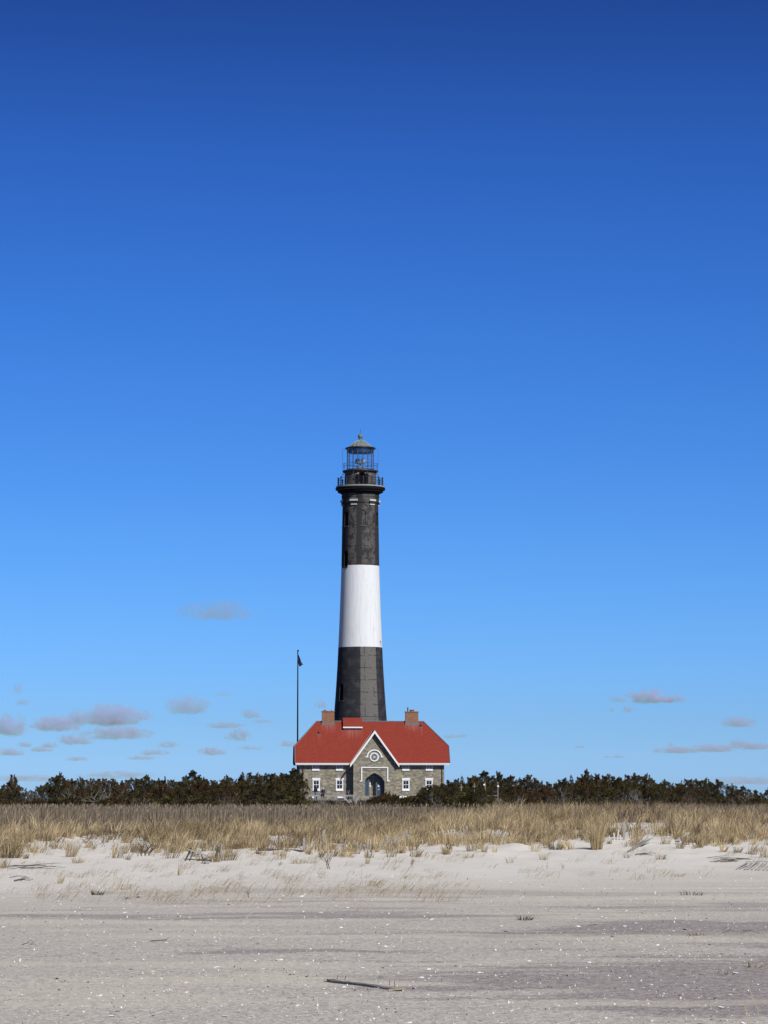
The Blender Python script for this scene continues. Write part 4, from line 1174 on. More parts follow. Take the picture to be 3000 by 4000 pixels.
# ------------------------------------------------------------------ trees
def cedar_meshes(seed, H, W, lean, spiky, dense):
    rs = np.random.RandomState(seed); rd = random.Random(seed)
    mb = MB()
    tp = [Vector((0, 0, -.2)), Vector((lean * .1 * H + rd.uniform(-.1, .1), 0, H * .3)), Vector((lean * .25 * H, rd.uniform(-.1, .1), H * .6)), Vector((lean * .45 * H, 0, H * .88))]
    mb.tube(tp, [.11, .085, .055, .02], 6)
    plumes = []
    nP = int(52 * dense)
    for i in range(nP):
        th = rd.uniform(0, 2 * math.pi); q = math.sqrt(rd.random())
        ex = W / 2 * q * math.cos(th); ey = W / 2 * .85 * q * math.sin(th)
        env = H * (.40 + .50 * math.sqrt(max(0, 1 - q * q))) * rd.uniform(.84, 1.04)
        hh = env * rd.uniform(.22, 1) ** .55
        if rd.random() < .55: hh = env * rd.uniform(.86, 1.0)
        base = Vector((ex + lean * hh * .45, ey, hh * .93))
        d = Vector((ex / W * 1.1 + lean * .9 + rd.gauss(0, .25), ey / W * 1.1 + rd.gauss(0, .25), .75 + rd.random() * .5)).normalized()
        plumes.append((base, d, rd.uniform(.35, .62), rd.uniform(.26, .40)))
    for i in range(spiky):
        th = rd.uniform(0, 2 * math.pi); q = rd.random() ** .7 * .62
        ex = W / 2 * q * math.cos(th); ey = W / 2 * q * math.sin(th)
        zt = H * (.68 + .20 * (1 - q)) * rd.uniform(.92, 1.02)
        d = Vector((lean * .8 + rd.gauss(0, .42), rd.gauss(0, .3), 1)).normalized()
        plumes.append((Vector((ex + lean * zt * .45, ey, zt)), d, rd.uniform(.35, .95), rd.uniform(.15, .27)))
        if rd.random() < .6:
            side = Vector((rd.choice((-1, 1)) * rd.uniform(.6, 1), rd.uniform(-.4, .4), rd.uniform(.15, .5))).normalized()
            plumes.append((Vector((ex + lean * zt * .45, ey, zt + rd.uniform(.05, .35))), side, rd.uniform(.25, .5), rd.uniform(.10, .16)))
    for i, (b, d, L, r) in enumerate(plumes):
        z0 = min(b.z * .62, H * .6); k = z0 / (H * .88)
        root = Vector((lean * .45 * H * k, 0, z0))
        mid = root.lerp(b, .55) + Vector((0, 0, -.10))
        mb.tube([root, mid, b, b + d * L * .7], [.035, .024, .014, .006], 4)
    trunk = mb.mesh('trunk', smooth='all', fix=False)
    V = []; tint = []
    for (b, d, L, r) in plumes:
        n = int(115 * (L / .5) ** .6)
        t = rs.uniform(0, 1, n) ** .85
        a = rs.uniform(0, 2 * math.pi, n)
        D = np.array(d); s1 = np.cross(D, [0, 0, 1.0]); s1 = s1 / (np.linalg.norm(s1) + 1e-6) if np.linalg.norm(s1) > .05 else np.array([1., 0, 0]); s2 = np.cross(D, s1)
        rad = (1 - t) ** .75 * r * rs.uniform(.25, 1.08, n) ** .6
        ou = np.cos(a)[:, None] * s1 + np.sin(a)[:, None] * s2
        p = np.array(b) + D * (t * L - .22 * L)[:, None] + ou * rad[:, None]
        ld = D * (.75 + t)[:, None] * .8 + ou * .75 + rs.normal(0, .28, (n, 3)); ld /= np.linalg.norm(ld, axis=1)[:, None]
        ln = rs.uniform(.07, .15, n); wd = rs.uniform(.020, .042, n)
        sd = np.cross(ld, rs.normal(0, 1, (n, 3))); sd /= np.linalg.norm(sd, axis=1)[:, None] + 1e-6
        q = np.stack([p, p + ld * (ln * .5)[:, None] + sd * wd[:, None], p + ld * ln[:, None], p + ld * (ln * .5)[:, None] - sd * wd[:, None]], 1)
        V.append(q.reshape(-1, 3)); g = rs.uniform(0, 1)
        tint.append(np.repeat(np.clip(g + rs.normal(0, .22, n), 0, 1), 4))
    V = np.concatenate(V); tint = np.concatenate(tint)
    Fc = np.arange(len(V)).reshape(-1, 4)
    return trunk, np_mesh('crown', V, Fc, tint)

def twig_mesh(seed, H, W, n=9, thick=.022, levels=3, kinks=.35):
    rd = random.Random(seed); mb = MB()
    def grow(p, d, L, r, lv):
        pts = [p]; q = p
        for _ in range(3):
            d = (d + Vector((rd.gauss(0, kinks), rd.gauss(0, kinks), rd.gauss(0.05, kinks * .6)))).normalized()
            q = q + d * L / 3; pts.append(q)
        mb.tube(pts, [r, r * .85, r * .65, r * .45], 3 if lv < levels else 5)
        if lv > 0:
            for _ in range(rd.randint(2, 4)):
                t = rd.uniform(.35, 1); k = min(2, int(t * 3)); b = pts[k].lerp(pts[k + 1], t * 3 - k)
                nd = (d + Vector((rd.gauss(0, .7), rd.gauss(0, .7), rd.uniform(-.1, .6)))).normalized()
                grow(b, nd, L * rd.uniform(.45, .7), r * .5, lv - 1)
    for _ in range(n):
        a = rd.uniform(0, 2 * math.pi); s = rd.uniform(.1, .9)
        grow(Vector((rd.gauss(0, W * .08), rd.gauss(0, W * .08), -.05)), Vector((math.cos(a) * s * W / H, math.sin(a) * s * W / H, 1)).normalized(), H * rd.uniform(.5, .75), thick, levels)
    return mb.mesh('twigs', fix=False)

def ordinal(k):
    names = ['first', 'second', 'third', 'fourth', 'fifth', 'sixth', 'seventh', 'eighth', 'ninth', 'tenth', 'eleventh', 'twelfth', 'thirteenth', 'fourteenth', 'fifteenth', 'sixteenth', 'seventeenth', 'eighteenth', 'nineteenth', 'twentieth',
             'twenty-first', 'twenty-second', 'twenty-third', 'twenty-fourth', 'twenty-fifth']
    return names[k] if k < len(names) else '%dth' % (k + 1)

TOP_U = [-150, 0, 50, 75, 110, 165, 180, 235, 300, 350, 450, 520, 590, 640, 700, 770, 830, 900, 980, 1050, 1100, 1180, 1240,
         1700, 1745, 1765, 1800, 1860, 1890, 1960, 2010, 2080, 2150, 2200, 2240, 2290, 2350, 2420, 2500, 2570, 2640, 2700, 2770, 2830, 2900, 2950, 3000, 3150]
TOP_V = [3065, 3062, 3046, 3050, 3090, 3098, 3060, 3028, 3044, 3036, 3046, 3044, 3022, 3040, 3038, 3012, 3042, 3036, 3022, 3024, 3018, 3006, 3010,
         3040, 3044, 3040, 3024, 3020, 3014, 3018, 3030, 3038, 3060, 3048, 3034, 3016, 3030, 3028, 3030, 3038, 3044, 3046, 3052, 3058, 3066, 3082, 3086, 3090]

def make_trees():
    protos = []
    specs = [(4.0, 3.9, .06, 7, 1.15), (4.0, 3.4, .12, 9, 1.0), (4.0, 4.6, -.02, 8, 1.3), (4.0, 3.0, .18, 6, .85), (4.0, 3.8, -.10, 10, 1.1), (4.0, 4.3, .10, 6, 1.25),
             (4.0, 3.3, .02, 12, 1.0), (4.0, 4.8, .08, 9, 1.35), (4.0, 2.8, .22, 5, .8), (4.0, 3.6, -.06, 8, 1.05), (4.0, 4.2, .14, 7, 1.2), (4.0, 3.1, .05, 11, .95)]
    for i, sp_ in enumerate(specs):
        t, c = cedar_meshes(100 + i, *sp_); t.materials.append(M['bark']); c.materials.append(M['cedar_%d' % (i % 3)]); protos.append((t, c))
    lowp = []
    for i, (H, W) in enumerate(((1.6, 2.6), (1.5, 3.1), (1.8, 2.3), (1.4, 2.8))):
        t, c = cedar_meshes(300 + i, H, W, .08, 4, .8); t.materials.append(M['bark']); c.materials.append(M['cedar_%d' % (i % 3)]); lowp.append((t, c))
    HT = {}
    for key, lst_ in (('t', protos), ('s', lowp)):
        for i, (t, c) in enumerate(lst_):
            co = np.empty(len(c.vertices) * 3, dtype=np.float32); c.vertices.foreach_get('co', co)
            HT[key, i] = float(np.percentile(co[2::3], 99.6))
    kinds = ['dark green', 'olive green', 'brown tinged']
    place = []
    def add(u, vtop, Y, proto, row, hscale, base_h, kind, label=None, group=None, name='cedar_tree', cat='tree', wide=1.0):
        x = (u - 1500) / F * Y; g = gz(x, Y)
        zt = at(u, vtop, Y).z
        s = max(.25, (zt - g) / (HT[proto]) ) * hscale
        place.append((u, x, Y, g, s, proto, row, kind, label, group, name, cat, wide))
    rd = random.Random(5)
    # tall back rows, following the skyline
    for side, (ua, ub) in (('left', (-120, 1165)), ('right', (1748, 3120))):
        u = ua; i = 0
        while u < ub:
            i += 1
            v = float(np.interp(u, TOP_U, TOP_V))
            k = rd.randrange(12); back = 352 + rd.uniform(-10, 12)
            add(u, v + rd.uniform(-9, 12), back, ('t', k), ('tall back row', side), 1.0, 4.0, kinds[k % 3], wide=rd.uniform(.9, 1.15))
            u += rd.uniform(38, 56)
        u = ua + 20
        while u < ub - 10:
            v = float(np.interp(u, TOP_U, TOP_V)) + rd.uniform(20, 46)
            k = rd.randrange(12)
            add(u, min(v, 3112), 322 + rd.uniform(-12, 12), ('t', k), ('lower front row', side), 1.0, 4.0, kinds[k % 3], wide=rd.uniform(1.1, 1.5))
            u += rd.uniform(62, 95)
    # shrubs close to the house
    near = [(1632, 3096, 396, 2, 'cedar bush with brown tips against the house wall, just left of the right-hand lower windows'),
            (1672, 3072, 394, 0, 'dark bushy cedar hiding part of the rightmost lower window'),
            (1706, 3066, 397, 1, 'olive cedar with ragged top in front of the house\'s right corner'),
            (1742, 3082, 392, 2, 'brown tinged cedar just right of the house\'s right corner'),
            (1790, 3078, 388, 1, 'spreading olive cedar between the house corner and the wooden platform'),
            (1840, 3086, 389, 0, 'low dark cedar left of the wooden platform'),
            (1803, 3090, 304, 2, 'low cedar bush hiding the foot of the short pale post'),
            (1856, 3078, 304, 1, 'small cedar bush hiding the foot of the post with the pale knob'),
            (1868, 3094, 380, 2, 'low brown cedar directly before the wooden platform\'s left post'),
            (1500, 3094, 398, 1, 'golden green cedar bush in front of the entrance\'s right jamb'),
            (1462, 3112, 397, 0, 'low dark bush at the foot of the arched entrance'),
            (1540, 3102, 399, 2, 'brown green bush below the wall between entrance and right windows'),
            (1585, 3112, 399, 0, 'low dark bush under the first window right of the entrance'),
            (1398, 3122, 399, 1, 'low bush at the terrace left of the arched entrance'),
            (1345, 3128, 399, 0, 'small dark bush under the low plank rail'),
            (1290, 3124, 399, 1, 'small bush under the seated person at the rail'),
            (1240, 3126, 399, 2, 'small brown bush under the standing person at the rail'),
            (1196, 3122, 399, 0, 'small dark bush under the slatted bench'),
            (1122, 3024, 424, 1, 'tall cedar against the left end of the house'),
            (1078, 3034, 398, 2, 'brown tinged cedar a little left of the house'),
            (1030, 3062, 386, 0, 'round dark cedar well left of the terrace')]
    for (u, v, Y, k, lab) in near:
        tall = v < 3090
        add(u, v, Y, ('t', k * 4 % 12 + k) if tall else ('s', (u // 7) % 4), None, 1.0, 4.0 if tall else 1.7, '', lab, 'cedars around the house', 'cedar_tree' if tall else 'cedar_bush', 'tree' if tall else 'bush', 1.25 if tall else 1.1)
    # young leaders standing clear of the skyline
    for (u, v, Y, k, lab) in ((62, 3026, 338, 8, 'thin leaning cedar standing alone near the left edge'), (235, 3018, 345, 3, 'wind bent cedar top poking out left of the thicket'), (2290, 3007, 348, 6, 'tallest spiky cedar of the right thicket')):
        add(u, v, Y, ('t', k), None, 1.0, 4.0, '', lab, 'cedars in the thicket', wide=.55)
    # low dark fringe along the thicket foot
    for side, (ua, ub) in (('left', (-60, 1130)), ('right', (1900, 3060))):
        u = ua
        while u < ub:
            k = rd.randrange(4)
            add(u, 3118 + rd.uniform(-14, 8), 300 + rd.uniform(-8, 8), ('s', k), ('low fringe', side), 1.0, 1.7, kinds[k % 3], None, None, 'cedar_bush', 'bush', 1.3)
            u += rd.uniform(80, 120)
            if 1860 < u < 1960: u = 1975
    cnt = {}
    for e in sorted(place, key=lambda q: q[0]):
        u, x, Y, g, s, pr, row, kind, lab, grp, name, cat, wide = e
        if lab is None:
            cnt[row] = cnt.get(row, -1) + 1
            noun = 'cedar' if cat == 'tree' else 'cedar bush'
            lab = '%s %s, %s from the left in the %s %s of the house' % (kind, noun, ordinal(cnt[row]), row[0], row[1])
            grp = 'cedars in the thicket' if cat == 'tree' else 'cedar bushes at the thicket foot'
        E = empty(name, (x, Y, g), lab, cat, grp, rd.uniform(-.5, .5) + (math.pi if rd.random() < .25 else 0))
        E.scale = (s * wide, s * wide, s)
        t, c = (protos if pr[0] == 't' else lowp)[pr[1]]
        link('trunk', t, None, E); link('crown', c, None, E)
    # leafless shrubs
    bare = []
    for i, (H, W) in enumerate(((1.5, 1.8), (1.3, 2.2), (1.7, 1.5), (1.2, 1.6))):
        m = twig_mesh(40 + i, H, W, 10, .034); m.materials.append(M['twig_grey'] if i % 2 else M['twig_brown']); bare.append(m)
    pale = twig_mesh(77, 2.0, 3.0, 7, .050, 3, .3); pale.materials.append(M['twig_pale'])
    lst = [(1385, 3082, 396, pale, 'pale grey leafless shrub with forked branches left of the entrance', 'bare_shrub', 2.0),
           (1712, 3084, 384, bare[1], 'grey leafless shrub in front of the cedars at the house\'s right corner', 'bare_shrub', 1.3),
           (1335, 3122, 392, bare[0], 'brown leafless shrub below the plank rail', 'bare_shrub', 1.5),
           (1270, 3116, 393, bare[3], 'thin leafless shrub below the two people at the rail', 'bare_shrub', 1.2),
           (560, 3106, 298, bare[1], 'grey leafless shrub before the thicket, middle of the left side', 'bare_shrub', 1.3),
           (285, 3082, 302, bare[3], 'grey leafless shrub before the thicket, far left', 'bare_shrub', 1.2),
           (140, 3080, 325, bare[1], 'pale leafless shrub in the gap of the left thicket', 'bare_shrub', 1.3),
           (420, 3066, 304, bare[3], 'tall leafless shrub between the far left cedars', 'bare_shrub', 1.2),
           (900, 3098, 299, bare[0], 'leafless shrub before the cedars below the distant roof', 'bare_shrub', 1.5),
           (2230, 3090, 303, bare[3], 'grey leafless shrub at the foot of the right thicket, nearer the platform', 'bare_shrub', 1.2),
           (2480, 3070, 304, bare[1], 'tall grey leafless shrub in the middle of the right thicket', 'bare_shrub', 1.3),
           (2690, 3096, 300, bare[0], 'brown leafless shrub at the right thicket foot, two thirds along', 'bare_shrub', 1.5),
           (2930, 3084, 300, bare[1], 'grey leafless shrub before the far right cedars', 'bare_shrub', 1.3),
           (2000, 3100, 330, bare[1], 'grey leafless shrub just right of the wooden platform', 'bare_shrub', 1.3)]
    for (u, v, Y, me, lab, nm, bh) in lst:
        x = (u - 1500) / F * Y; g = gz(x, Y); s = (at(u, v, Y).z - g) / bh
        o = link(nm, me, None, None, (x, Y, g)); o.scale = (s, s, s); o.rotation_euler = (0, 0, rd.uniform(0, 6))
        tag(o, lab, 'shrub', 'leafless shrubs')
    # dark dead weed stalks in and before the grass
    weeds = []
    for i in range(4):
        m = twig_mesh(60 + i, .55, .35, 2, .011, 2, .22); m.materials.append(M['weed']); weeds.append(m)
    W = [(1292, 3395, 1.0, 0, 'dark twisted dead weed standing alone on the sand below the fence'), (568, 3338, 1.25, 1, 'tall dark dead weed at the grass edge left of centre'),
         (1266, 3322, .5, 2, 'small broken dark weed beside the taller fence post'), (840, 3285, 1.1, 3, 'dark seeded weed stalk by the grey post left of centre'),
         (1440, 3180, 1.4, 1, 'dark weed stalk in the grass below the entrance'), (1610, 3240, 1.2, 0, 'dark branching weed in the grass right of centre'),
         (1250, 3290, 1.2, 3, 'dark leafy weed clump left of the taller fence post'), (2480, 3225, 1.3, 0, 'dark branching weed clump above the hollow of sand'),
         (2560, 3200, 1.2, 2, 'dark weed stalk right of the sand hollow'), (2855, 3235, 1.2, 3, 'dark weed stalk in the grass at the right'), (2960, 3262, 1.3, 1, 'dark leafy weed stalk near the right edge'),
         (1515, 3372, .38, 2, 'tiny dark weed on the open sand below the fence'), (1608, 3384, .55, 3, 'thin single weed stem on the open sand'),
         (975, 3506, .4, 0, 'small black seaweed tuft on the beach'), (1090, 3386, .3, 2, 'small dark sprig on the sand left of the dead weed'), (120, 3280, 1.0, 2, 'dark weed in the grass near the left edge'),
         (2035, 3175, 1.3, 2, 'dark weed stalk in the grass above the driftwood beam'), (2140, 3165, 1.2, 0, 'dark branching stalk in the grass right of the beam'), (690, 3200, 1.2, 0, 'dark weed rising at the edge of the reeds'),
         (2200, 3395, .35, 1, 'small dark sprig on sand in front of the tall grass clump'), (1005, 3190, 1.3, 3, 'dark weed rising before the reeds left of the house')]
    for (u, v, s, k, lab) in W:
        p = on_ground(u, v); sc = s * p.y / 95 if v < 3300 else s
        o = link('dead_weed', weeds[k], None, None, p); o.scale = (sc, sc, sc * 1.15); o.rotation_euler = (0, 0, rd.uniform(0, 6))
        tag(o, lab, 'weed', 'dead weeds')

# ------------------------------------------------------------------ tufts, fence, driftwood, shells
def tuft_mesh(seed, n, h, r, spread, tintc=.5, lean=.3):
    rs = np.random.RandomState(seed)
    a = rs.uniform(0, 2 * math.pi, n); q = np.sqrt(rs.uniform(0, 1, n)) * r
    B = np.stack([q * np.cos(a), q * np.sin(a), np.full(n, -.03)], 1)
    L = np.stack([np.cos(a) * spread * rs.uniform(.2, 1, n) + lean, np.sin(a) * spread * rs.uniform(.2, 1, n)], 1)
    hh = h * rs.uniform(.45, 1, n)
    bd = np.clip(np.hypot(L[:, 0], L[:, 1]) ** 2 * .35, 0, .7)
    hh = h * rs.uniform(.2, 1, n) ** .8
    return blades('tuft', B, hh, rs.uniform(.006, .013, n), L, bd, np.clip(tintc + rs.normal(0, .25, n), 0, 1), rs)

def make_tufts():
    rd = random.Random(9)
    T = [(2332, 3318, 330, 1.25, .17, .30, .62, .05, 'tall upright golden grass clump standing clear on the sand, right of centre', 'grass'),
         (880 * .603 + 0, 3330, 90, .55, .14, .7, .5, .35, 'golden tuft leaning right on the sand above the grey stub post', 'grass'),
         (275, 3348, 150, .72, .14, .5, .6, .55, 'wind bent pale tuft leaning right over the open sand, left side', 'grass_pale'),
         (300, 3372, 80, .34, .16, .9, .5, .2, 'low greenish tuft under the wind bent pale tuft', 'grass'),
         (30, 3352, 160, .55, .28, .8, .1, .2, 'dark matted tuft at the left edge of the grass', 'litter'),
         (8, 3392, 120, .42, .15, .6, .4, .1, 'tuft cut by the left edge of the picture', 'grass'),
         (1740, 3332, 90, .5, .10, .5, .5, .1, 'golden tuft on the sand under the tilted pickets', 'grass'),
         (1825, 3352, 60, .28, .15, 1.1, .5, .3, 'low straggly tuft below the picket row', 'grass'),
         (1890, 3328, 60, .34, .09, .7, .5, .2, 'small golden tuft right of the straggly tuft', 'grass'),
         (2125, 3360, 60, .30, .10, .8, .5, .1, 'small reddish tuft right of the fallen beam', 'grass'),
         (1990, 3372, 30, .3, .08, .6, .4, .2, 'thin tuft on sand below the driftwood beam', 'grass_pale'),
         (1350, 3350, 70, .22, .20, 1.3, .5, .5, 'flattened tuft on the sand right of the dead weed', 'grass'),
         (1435, 3374, 40, .36, .05, .35, .6, .1, 'thin pale upright tuft alone on sand', 'grass_pale'),
         (1190, 3372, 130, .22, .40, 1.5, .6, .5, 'spread out flattened tuft left of the dead weed', 'grass'),
         (2048, 3595, 90, .16, .10, 1.2, .2, .3, 'small dark green tuft on the open beach, right of centre', 'litter'),
         (2700, 3497, 70, .16, .18, 1.3, .3, .3, 'low brown tuft on the beach at the right', 'litter'),
         (2715, 3655, 60, .12, .10, 1.2, .4, .2, 'small golden tuft on the beach at the lower right', 'grass'),
         (2955, 3780, 60, .11, .10, 1.2, .4, .3, 'small green tuft near the right edge of the beach', 'grass'),
         (2850, 3808, 40, .08, .05, 1.2, .1, .1, 'tiny dark tuft beside a white shell at the lower right', 'litter'),
         (380, 3496, 110, .20, .10, 1.2, .0, .4, 'dark tuft in a small sand hollow at the left', 'litter'),
         (480, 3476, 60, .26, .12, 1.3, .7, .9, 'bright straw tuft lying right on the left beach', 'grass_pale'),
         (700, 3420, 24, .55, .05, .5, .8, .45, 'few tall pale stems on the sand left of centre', 'grass_pale'),
         (235, 3452, 40, .4, .06, .5, .7, .3, 'pale upright sprigs on the far left sand', 'grass_pale'),
         (1455, 3462, 50, .28, .10, 1.0, .6, .7, 'straw tuft lying right near the middle of the beach', 'grass_pale'),
         (2640, 3425, 50, .22, .15, 1.2, .5, .7, 'low straw tuft at the foot of the right dune', 'grass_pale'),
         (2450, 3352, 40, .2, .08, 1.0, .4, .2, 'small tuft by the fallen pickets', 'grass'),
         (2580, 3358, 80, .30, .12, 1.0, .3, .5, 'brown tuft below the short leaning board', 'grass'),
         (2655, 3314, 90, .42, .12, .8, .3, .3, 'green brown tuft under the short leaning board', 'grass'),
         (2880, 3330, 70, .30, .10, .9, .3, .2, 'small dark tuft on the right sand slope', 'litter'),
         (2992, 3350, 120, .50, .16, .7, .5, .1, 'tuft cut by the right edge of the picture', 'grass'),
         (2170, 3320, 140, .40, .18, .8, .1, .1, 'matted dark tuft at the end of the grass right of the beam', 'litter'),
         (840, 3368, 130, .55, .12, .6, .6, .3, 'golden clump growing through the broken pile of slats', 'grass'),
         (800, 3200 + 175, 40, .22, .1, 1.2, .3, .5, 'flattened brown tuft left of the broken pile of slats', 'litter')]
    for i, (u, v, n, h, r, sp_, tc, ln, lab, mt) in enumerate(T):
        p = on_ground(u, v)
        me = tuft_mesh(500 + i, int(n * .75), h, r, sp_ + .15, tc, ln); me.materials.append(M[mt])
        o = link('grass_tuft', me, None, None, p); tag(o, lab, 'grass tuft', 'grass tufts on the sand')
    # two seed stalks at the lower right edge, close to the camera
    for (u, v, u1, v1, lab) in ((2975, 4015, 2926, 3855, 'taller straw seed stalk rising at the bottom right corner'), (2935, 4020, 2907, 3925, 'shorter straw seed stalk at the bottom right corner')):
        p = on_ground(u, v); q = at(u1, v1, p.y)
        m = MB(); d = q - p
        m.tube([Vector((0, 0, -.02)), d * .5 + Vector((.01, 0, 0)), d], [.0026, .002, .001], 5)
        for k in range(14):
            t = .55 + .45 * k / 14; s = d.normalized()
            b = d * t; m.tube([b, b + s * .012 + Vector((rd.uniform(-.004, .004), 0, .002))], [.0018, .0006], 4)
        o = m.build('seed_stalk', M['straw'], None, p); tag(o, lab, 'grass stalk', 'seed stalks')

def picket(mb, base, tip, w=.045, t=.012):
    mb.bar(base, tip, w, t, up=Vector((0, 1, 0)))

def make_fences():
    rd = random.Random(12)
    def post(u, v0, v1, wpx, lab, broken=False):
        p = on_ground(u, v1); h = (v1 - v0) * mpp(v0, p.y); w = wpx * mpp(v0, p.y)
        m = MB(); m.box(-w / 2, w / 2, -w / 2, w / 2, -.25, h)
        me = m.mesh('fence_post')
        for q in me.vertices:
            if q.co.z > 0: q.co.z += (q.co.x * .5 + rd.uniform(-.015, .015)); q.co.x += h * .02
        o = link('fence_post', me, M['wood_grey'], None, p); tag(o, lab, 'fence post', 'weathered fence posts')
    post(1187, 3275, 3330, 9, 'short squared fence post with a dark side, left of the broken fence')
    post(1264, 3243, 3306, 8, 'tallest grey fence post in the middle of the broken fence')
    post(1587, 3243, 3300, 8, 'grey fence post at the right end of the broken fence')
    post(470, 3310, 3353, 10, 'pale stub of a square post at the left grass edge')
    post(844, 3270, 3312, 9, 'grey square post in the grass above the pile of slats')
    post(2437, 3210, 3282, 9, 'tall thin grey post beside the sand hollow, right of centre')
    post(1822, 3228, 3262, 7, 'short dark post in the grass above the tilted pickets')
    post(1799, 3232, 3262, 5, 'thin dark stake left of the short dark post')
    post(2793, 3160, 3178, 8, 'small white marker post in the grass at the right')
    post(902, 3183, 3222, 5, 'pale thin stake in the reeds left of the house')
    def fence(lab, items, mat='wood_grey', wires=None):
        """items: (u, v base, height m, lean x m, lean y m)"""
        P = [on_ground(u, v) for u, v, *_ in items]
        c = sum(P, Vector()) / len(P)
        E = empty('picket_fence', c, lab, 'fence', 'broken sand fence')
        for p, (u, v, h, lx, ly) in zip(P, items):
            m = MB(); b = p - c; picket(m, b + Vector((-lx * .2, -ly * .2, -.12)), b + Vector((lx, ly, h)))
            m.build('picket', M[mat], E)
        return E
    # front row: a long half buried line
    it = []
    u = 1205
    while u < 1500:
        it.append((u, 3322 - (u - 1205) * .012 + rd.uniform(-3, 3), rd.uniform(.10, .28), rd.uniform(-.05, .07), rd.uniform(-.05, .05))); u += rd.uniform(5, 15)
    fence('half buried grey pickets in the left part of the broken fence', it)
    it = []
    u = 1510
    while u < 1610:
        it.append((u, 3312 - (u - 1510) * .14 + rd.uniform(-3, 3), rd.uniform(.14, .36), rd.uniform(-.03, .04), rd.uniform(-.03, .04))); u += rd.uniform(5, 10)
    fence('upright grey pickets around the fence\'s right post', it)
    fence('four bleached pickets leaning left in the grass', [(1742, 3272, .26, -.10, 0), (1757, 3270, .22, -.05, 0), (1768, 3266, .22, -.06, 0), (1779, 3262, .2, -.05, 0)], 'wood_white')
    it = []
    for k in range(13): it.append((1898 + k * 5, 3286 - abs(k - 6) * .6, .32 - .07 * (k > 9) + rd.uniform(-.04, .04), -.10 + .026 * k, rd.uniform(-.04, .04)))
    fence('fanned row of pale pickets left of the driftwood beam', it, 'wood_white')
    fence('bleached pickets and stubs right of the tall grass clump', [(2402, 3282, .22, -.03, 0), (2385, 3288, .18, -.04, 0), (2411, 3280, .30, .05, 0), (2413, 3290, .16, 0, 0), (2427, 3281, .15, -.04, 0)], 'wood_white')
    fence('few bleached stubs low at the grass edge left of the tilted pickets', [(1680, 3300, .06, -.10, 0), (1690, 3298, .06, -.12, 0), (1700, 3297, .05, -.12, 0)], 'wood_white')
    it = []
    for k in range(10): it.append((700 + k * 11 + rd.uniform(-3, 3), 3345 + rd.uniform(-3, 2), rd.uniform(.05, .12), rd.uniform(-.03, .03), 0))
    fence('row of tiny buried picket tips left of the pile of slats', it, 'wood_white')
    it = []
    for k in range(12): it.append((425 + k * 17 + rd.uniform(-4, 4), 3346 + rd.uniform(-4, 2), rd.uniform(.04, .10), rd.uniform(-.03, .03), 0))
    fence('row of tiny buried picket tips beside the pale stub post', it, 'wood_white')
    # collapsed panels lying on the sand
    def panel(lab, u, v, n, du, dv, lu, lv, mat):
        c = on_ground(u, v)
        E = empty('fallen_fence', c, lab, 'fence', 'collapsed fence panels')
        for k in range(n):
            a = on_ground(u + du * k + rd.uniform(-3, 3), v + dv * k + rd.uniform(-1, 1)); b = on_ground(u + du * k + lu * rd.uniform(.8, 1.1), v + dv * k + lv * rd.uniform(.85, 1.15))
            m = MB(); m.bar(a - c + Vector((0, 0, .03)), b - c + Vector((0, 0, .03 + rd.uniform(.02, .14))), .032, .012); m.build('picket', M[mat], E)
        a = on_ground(u, v) - c + Vector((0, 0, .06)); b = on_ground(u + du * n, v + dv * n) - c + Vector((0, 0, .06)); q = on_ground(u + lu * .6, v + lv * .6) - c + Vector((0, 0, .1))
        m = MB(); m.tube([q, q + (b - a) * .5 + Vector((0, 0, .02)), q + (b - a)], .004, 4); m.build('wire', M['iron'], E)
    panel('upper collapsed fence panel with tan pickets below the sand hollow', 2458, 3290, 6, 4, 6, 34, -22, 'wood_tan')
    panel('lower collapsed fence panel spilling onto the sand below the hollow', 2454, 3331, 8, 5, -2.2, 58, -26, 'wood_grey')
    panel('bleached collapsed fence panel at the right edge of the sand', 2878, 3398, 9, 15, .5, 54, -26, 'wood_white')
    # boards and driftwood
    def board(name, lab, u0, v0, u1, v1, w, t, lift0, lift1, mat, cat='board', grp='boards on the dune'):
        a = on_ground(u0, v0) + Vector((0, 0, lift0)); b = on_ground(u1, v1) + Vector((0, 0, lift1)); c = (a + b) / 2
        m = MB(); m.bar(a - c, b - c, w, t)
        me = m.mesh(name)
        bm = bmesh.new(); bm.from_mesh(me); bmesh.ops.bevel(bm, geom=bm.edges[:], offset=min(w, t) * .12, segments=1, affect='EDGES'); bm.to_mesh(me); bm.free()
        o = link(name, me, M[mat], None, c); tag(o, lab, cat, grp); return o
    board('driftwood_beam', 'long weathered beam lying at the grass edge right of the fanned pickets', 1993, 3272, 2122, 3290, .15, .05, .10, .04, 'wood_white')
    board('driftwood_beam', 'shorter dark beam tucked under the long weathered beam', 2003, 3280, 2085, 3290, .08, .05, .05, .03, 'wood_grey')
    board('fallen_board', 'long dark plank on the sand at the left end of the broken fence', 1010, 3324, 1182, 3330, .14, .06, .05, .04, 'wood_dark')
    board('fallen_board', 'short pale board leaning on the right sand slope', 2648, 3290, 2688, 3274, .10, .03, .05, .16, 'wood_white')
    board('fallen_board', 'thin broken slat leaning in the middle fence', 1345, 3312, 1352, 3300, .06, .05, .02, .08, 'wood_dark')
    board('fallen_board', 'diagonal dark slat sticking up behind the middle fence', 1404, 3312, 1428, 3294, .05, .03, .02, .14, 'wood_dark')
    board('fallen_board', 'thin dark slat on the beach left of centre', 588, 3679, 652, 3678, .03, .01, .01, .02, 'wood_dark')
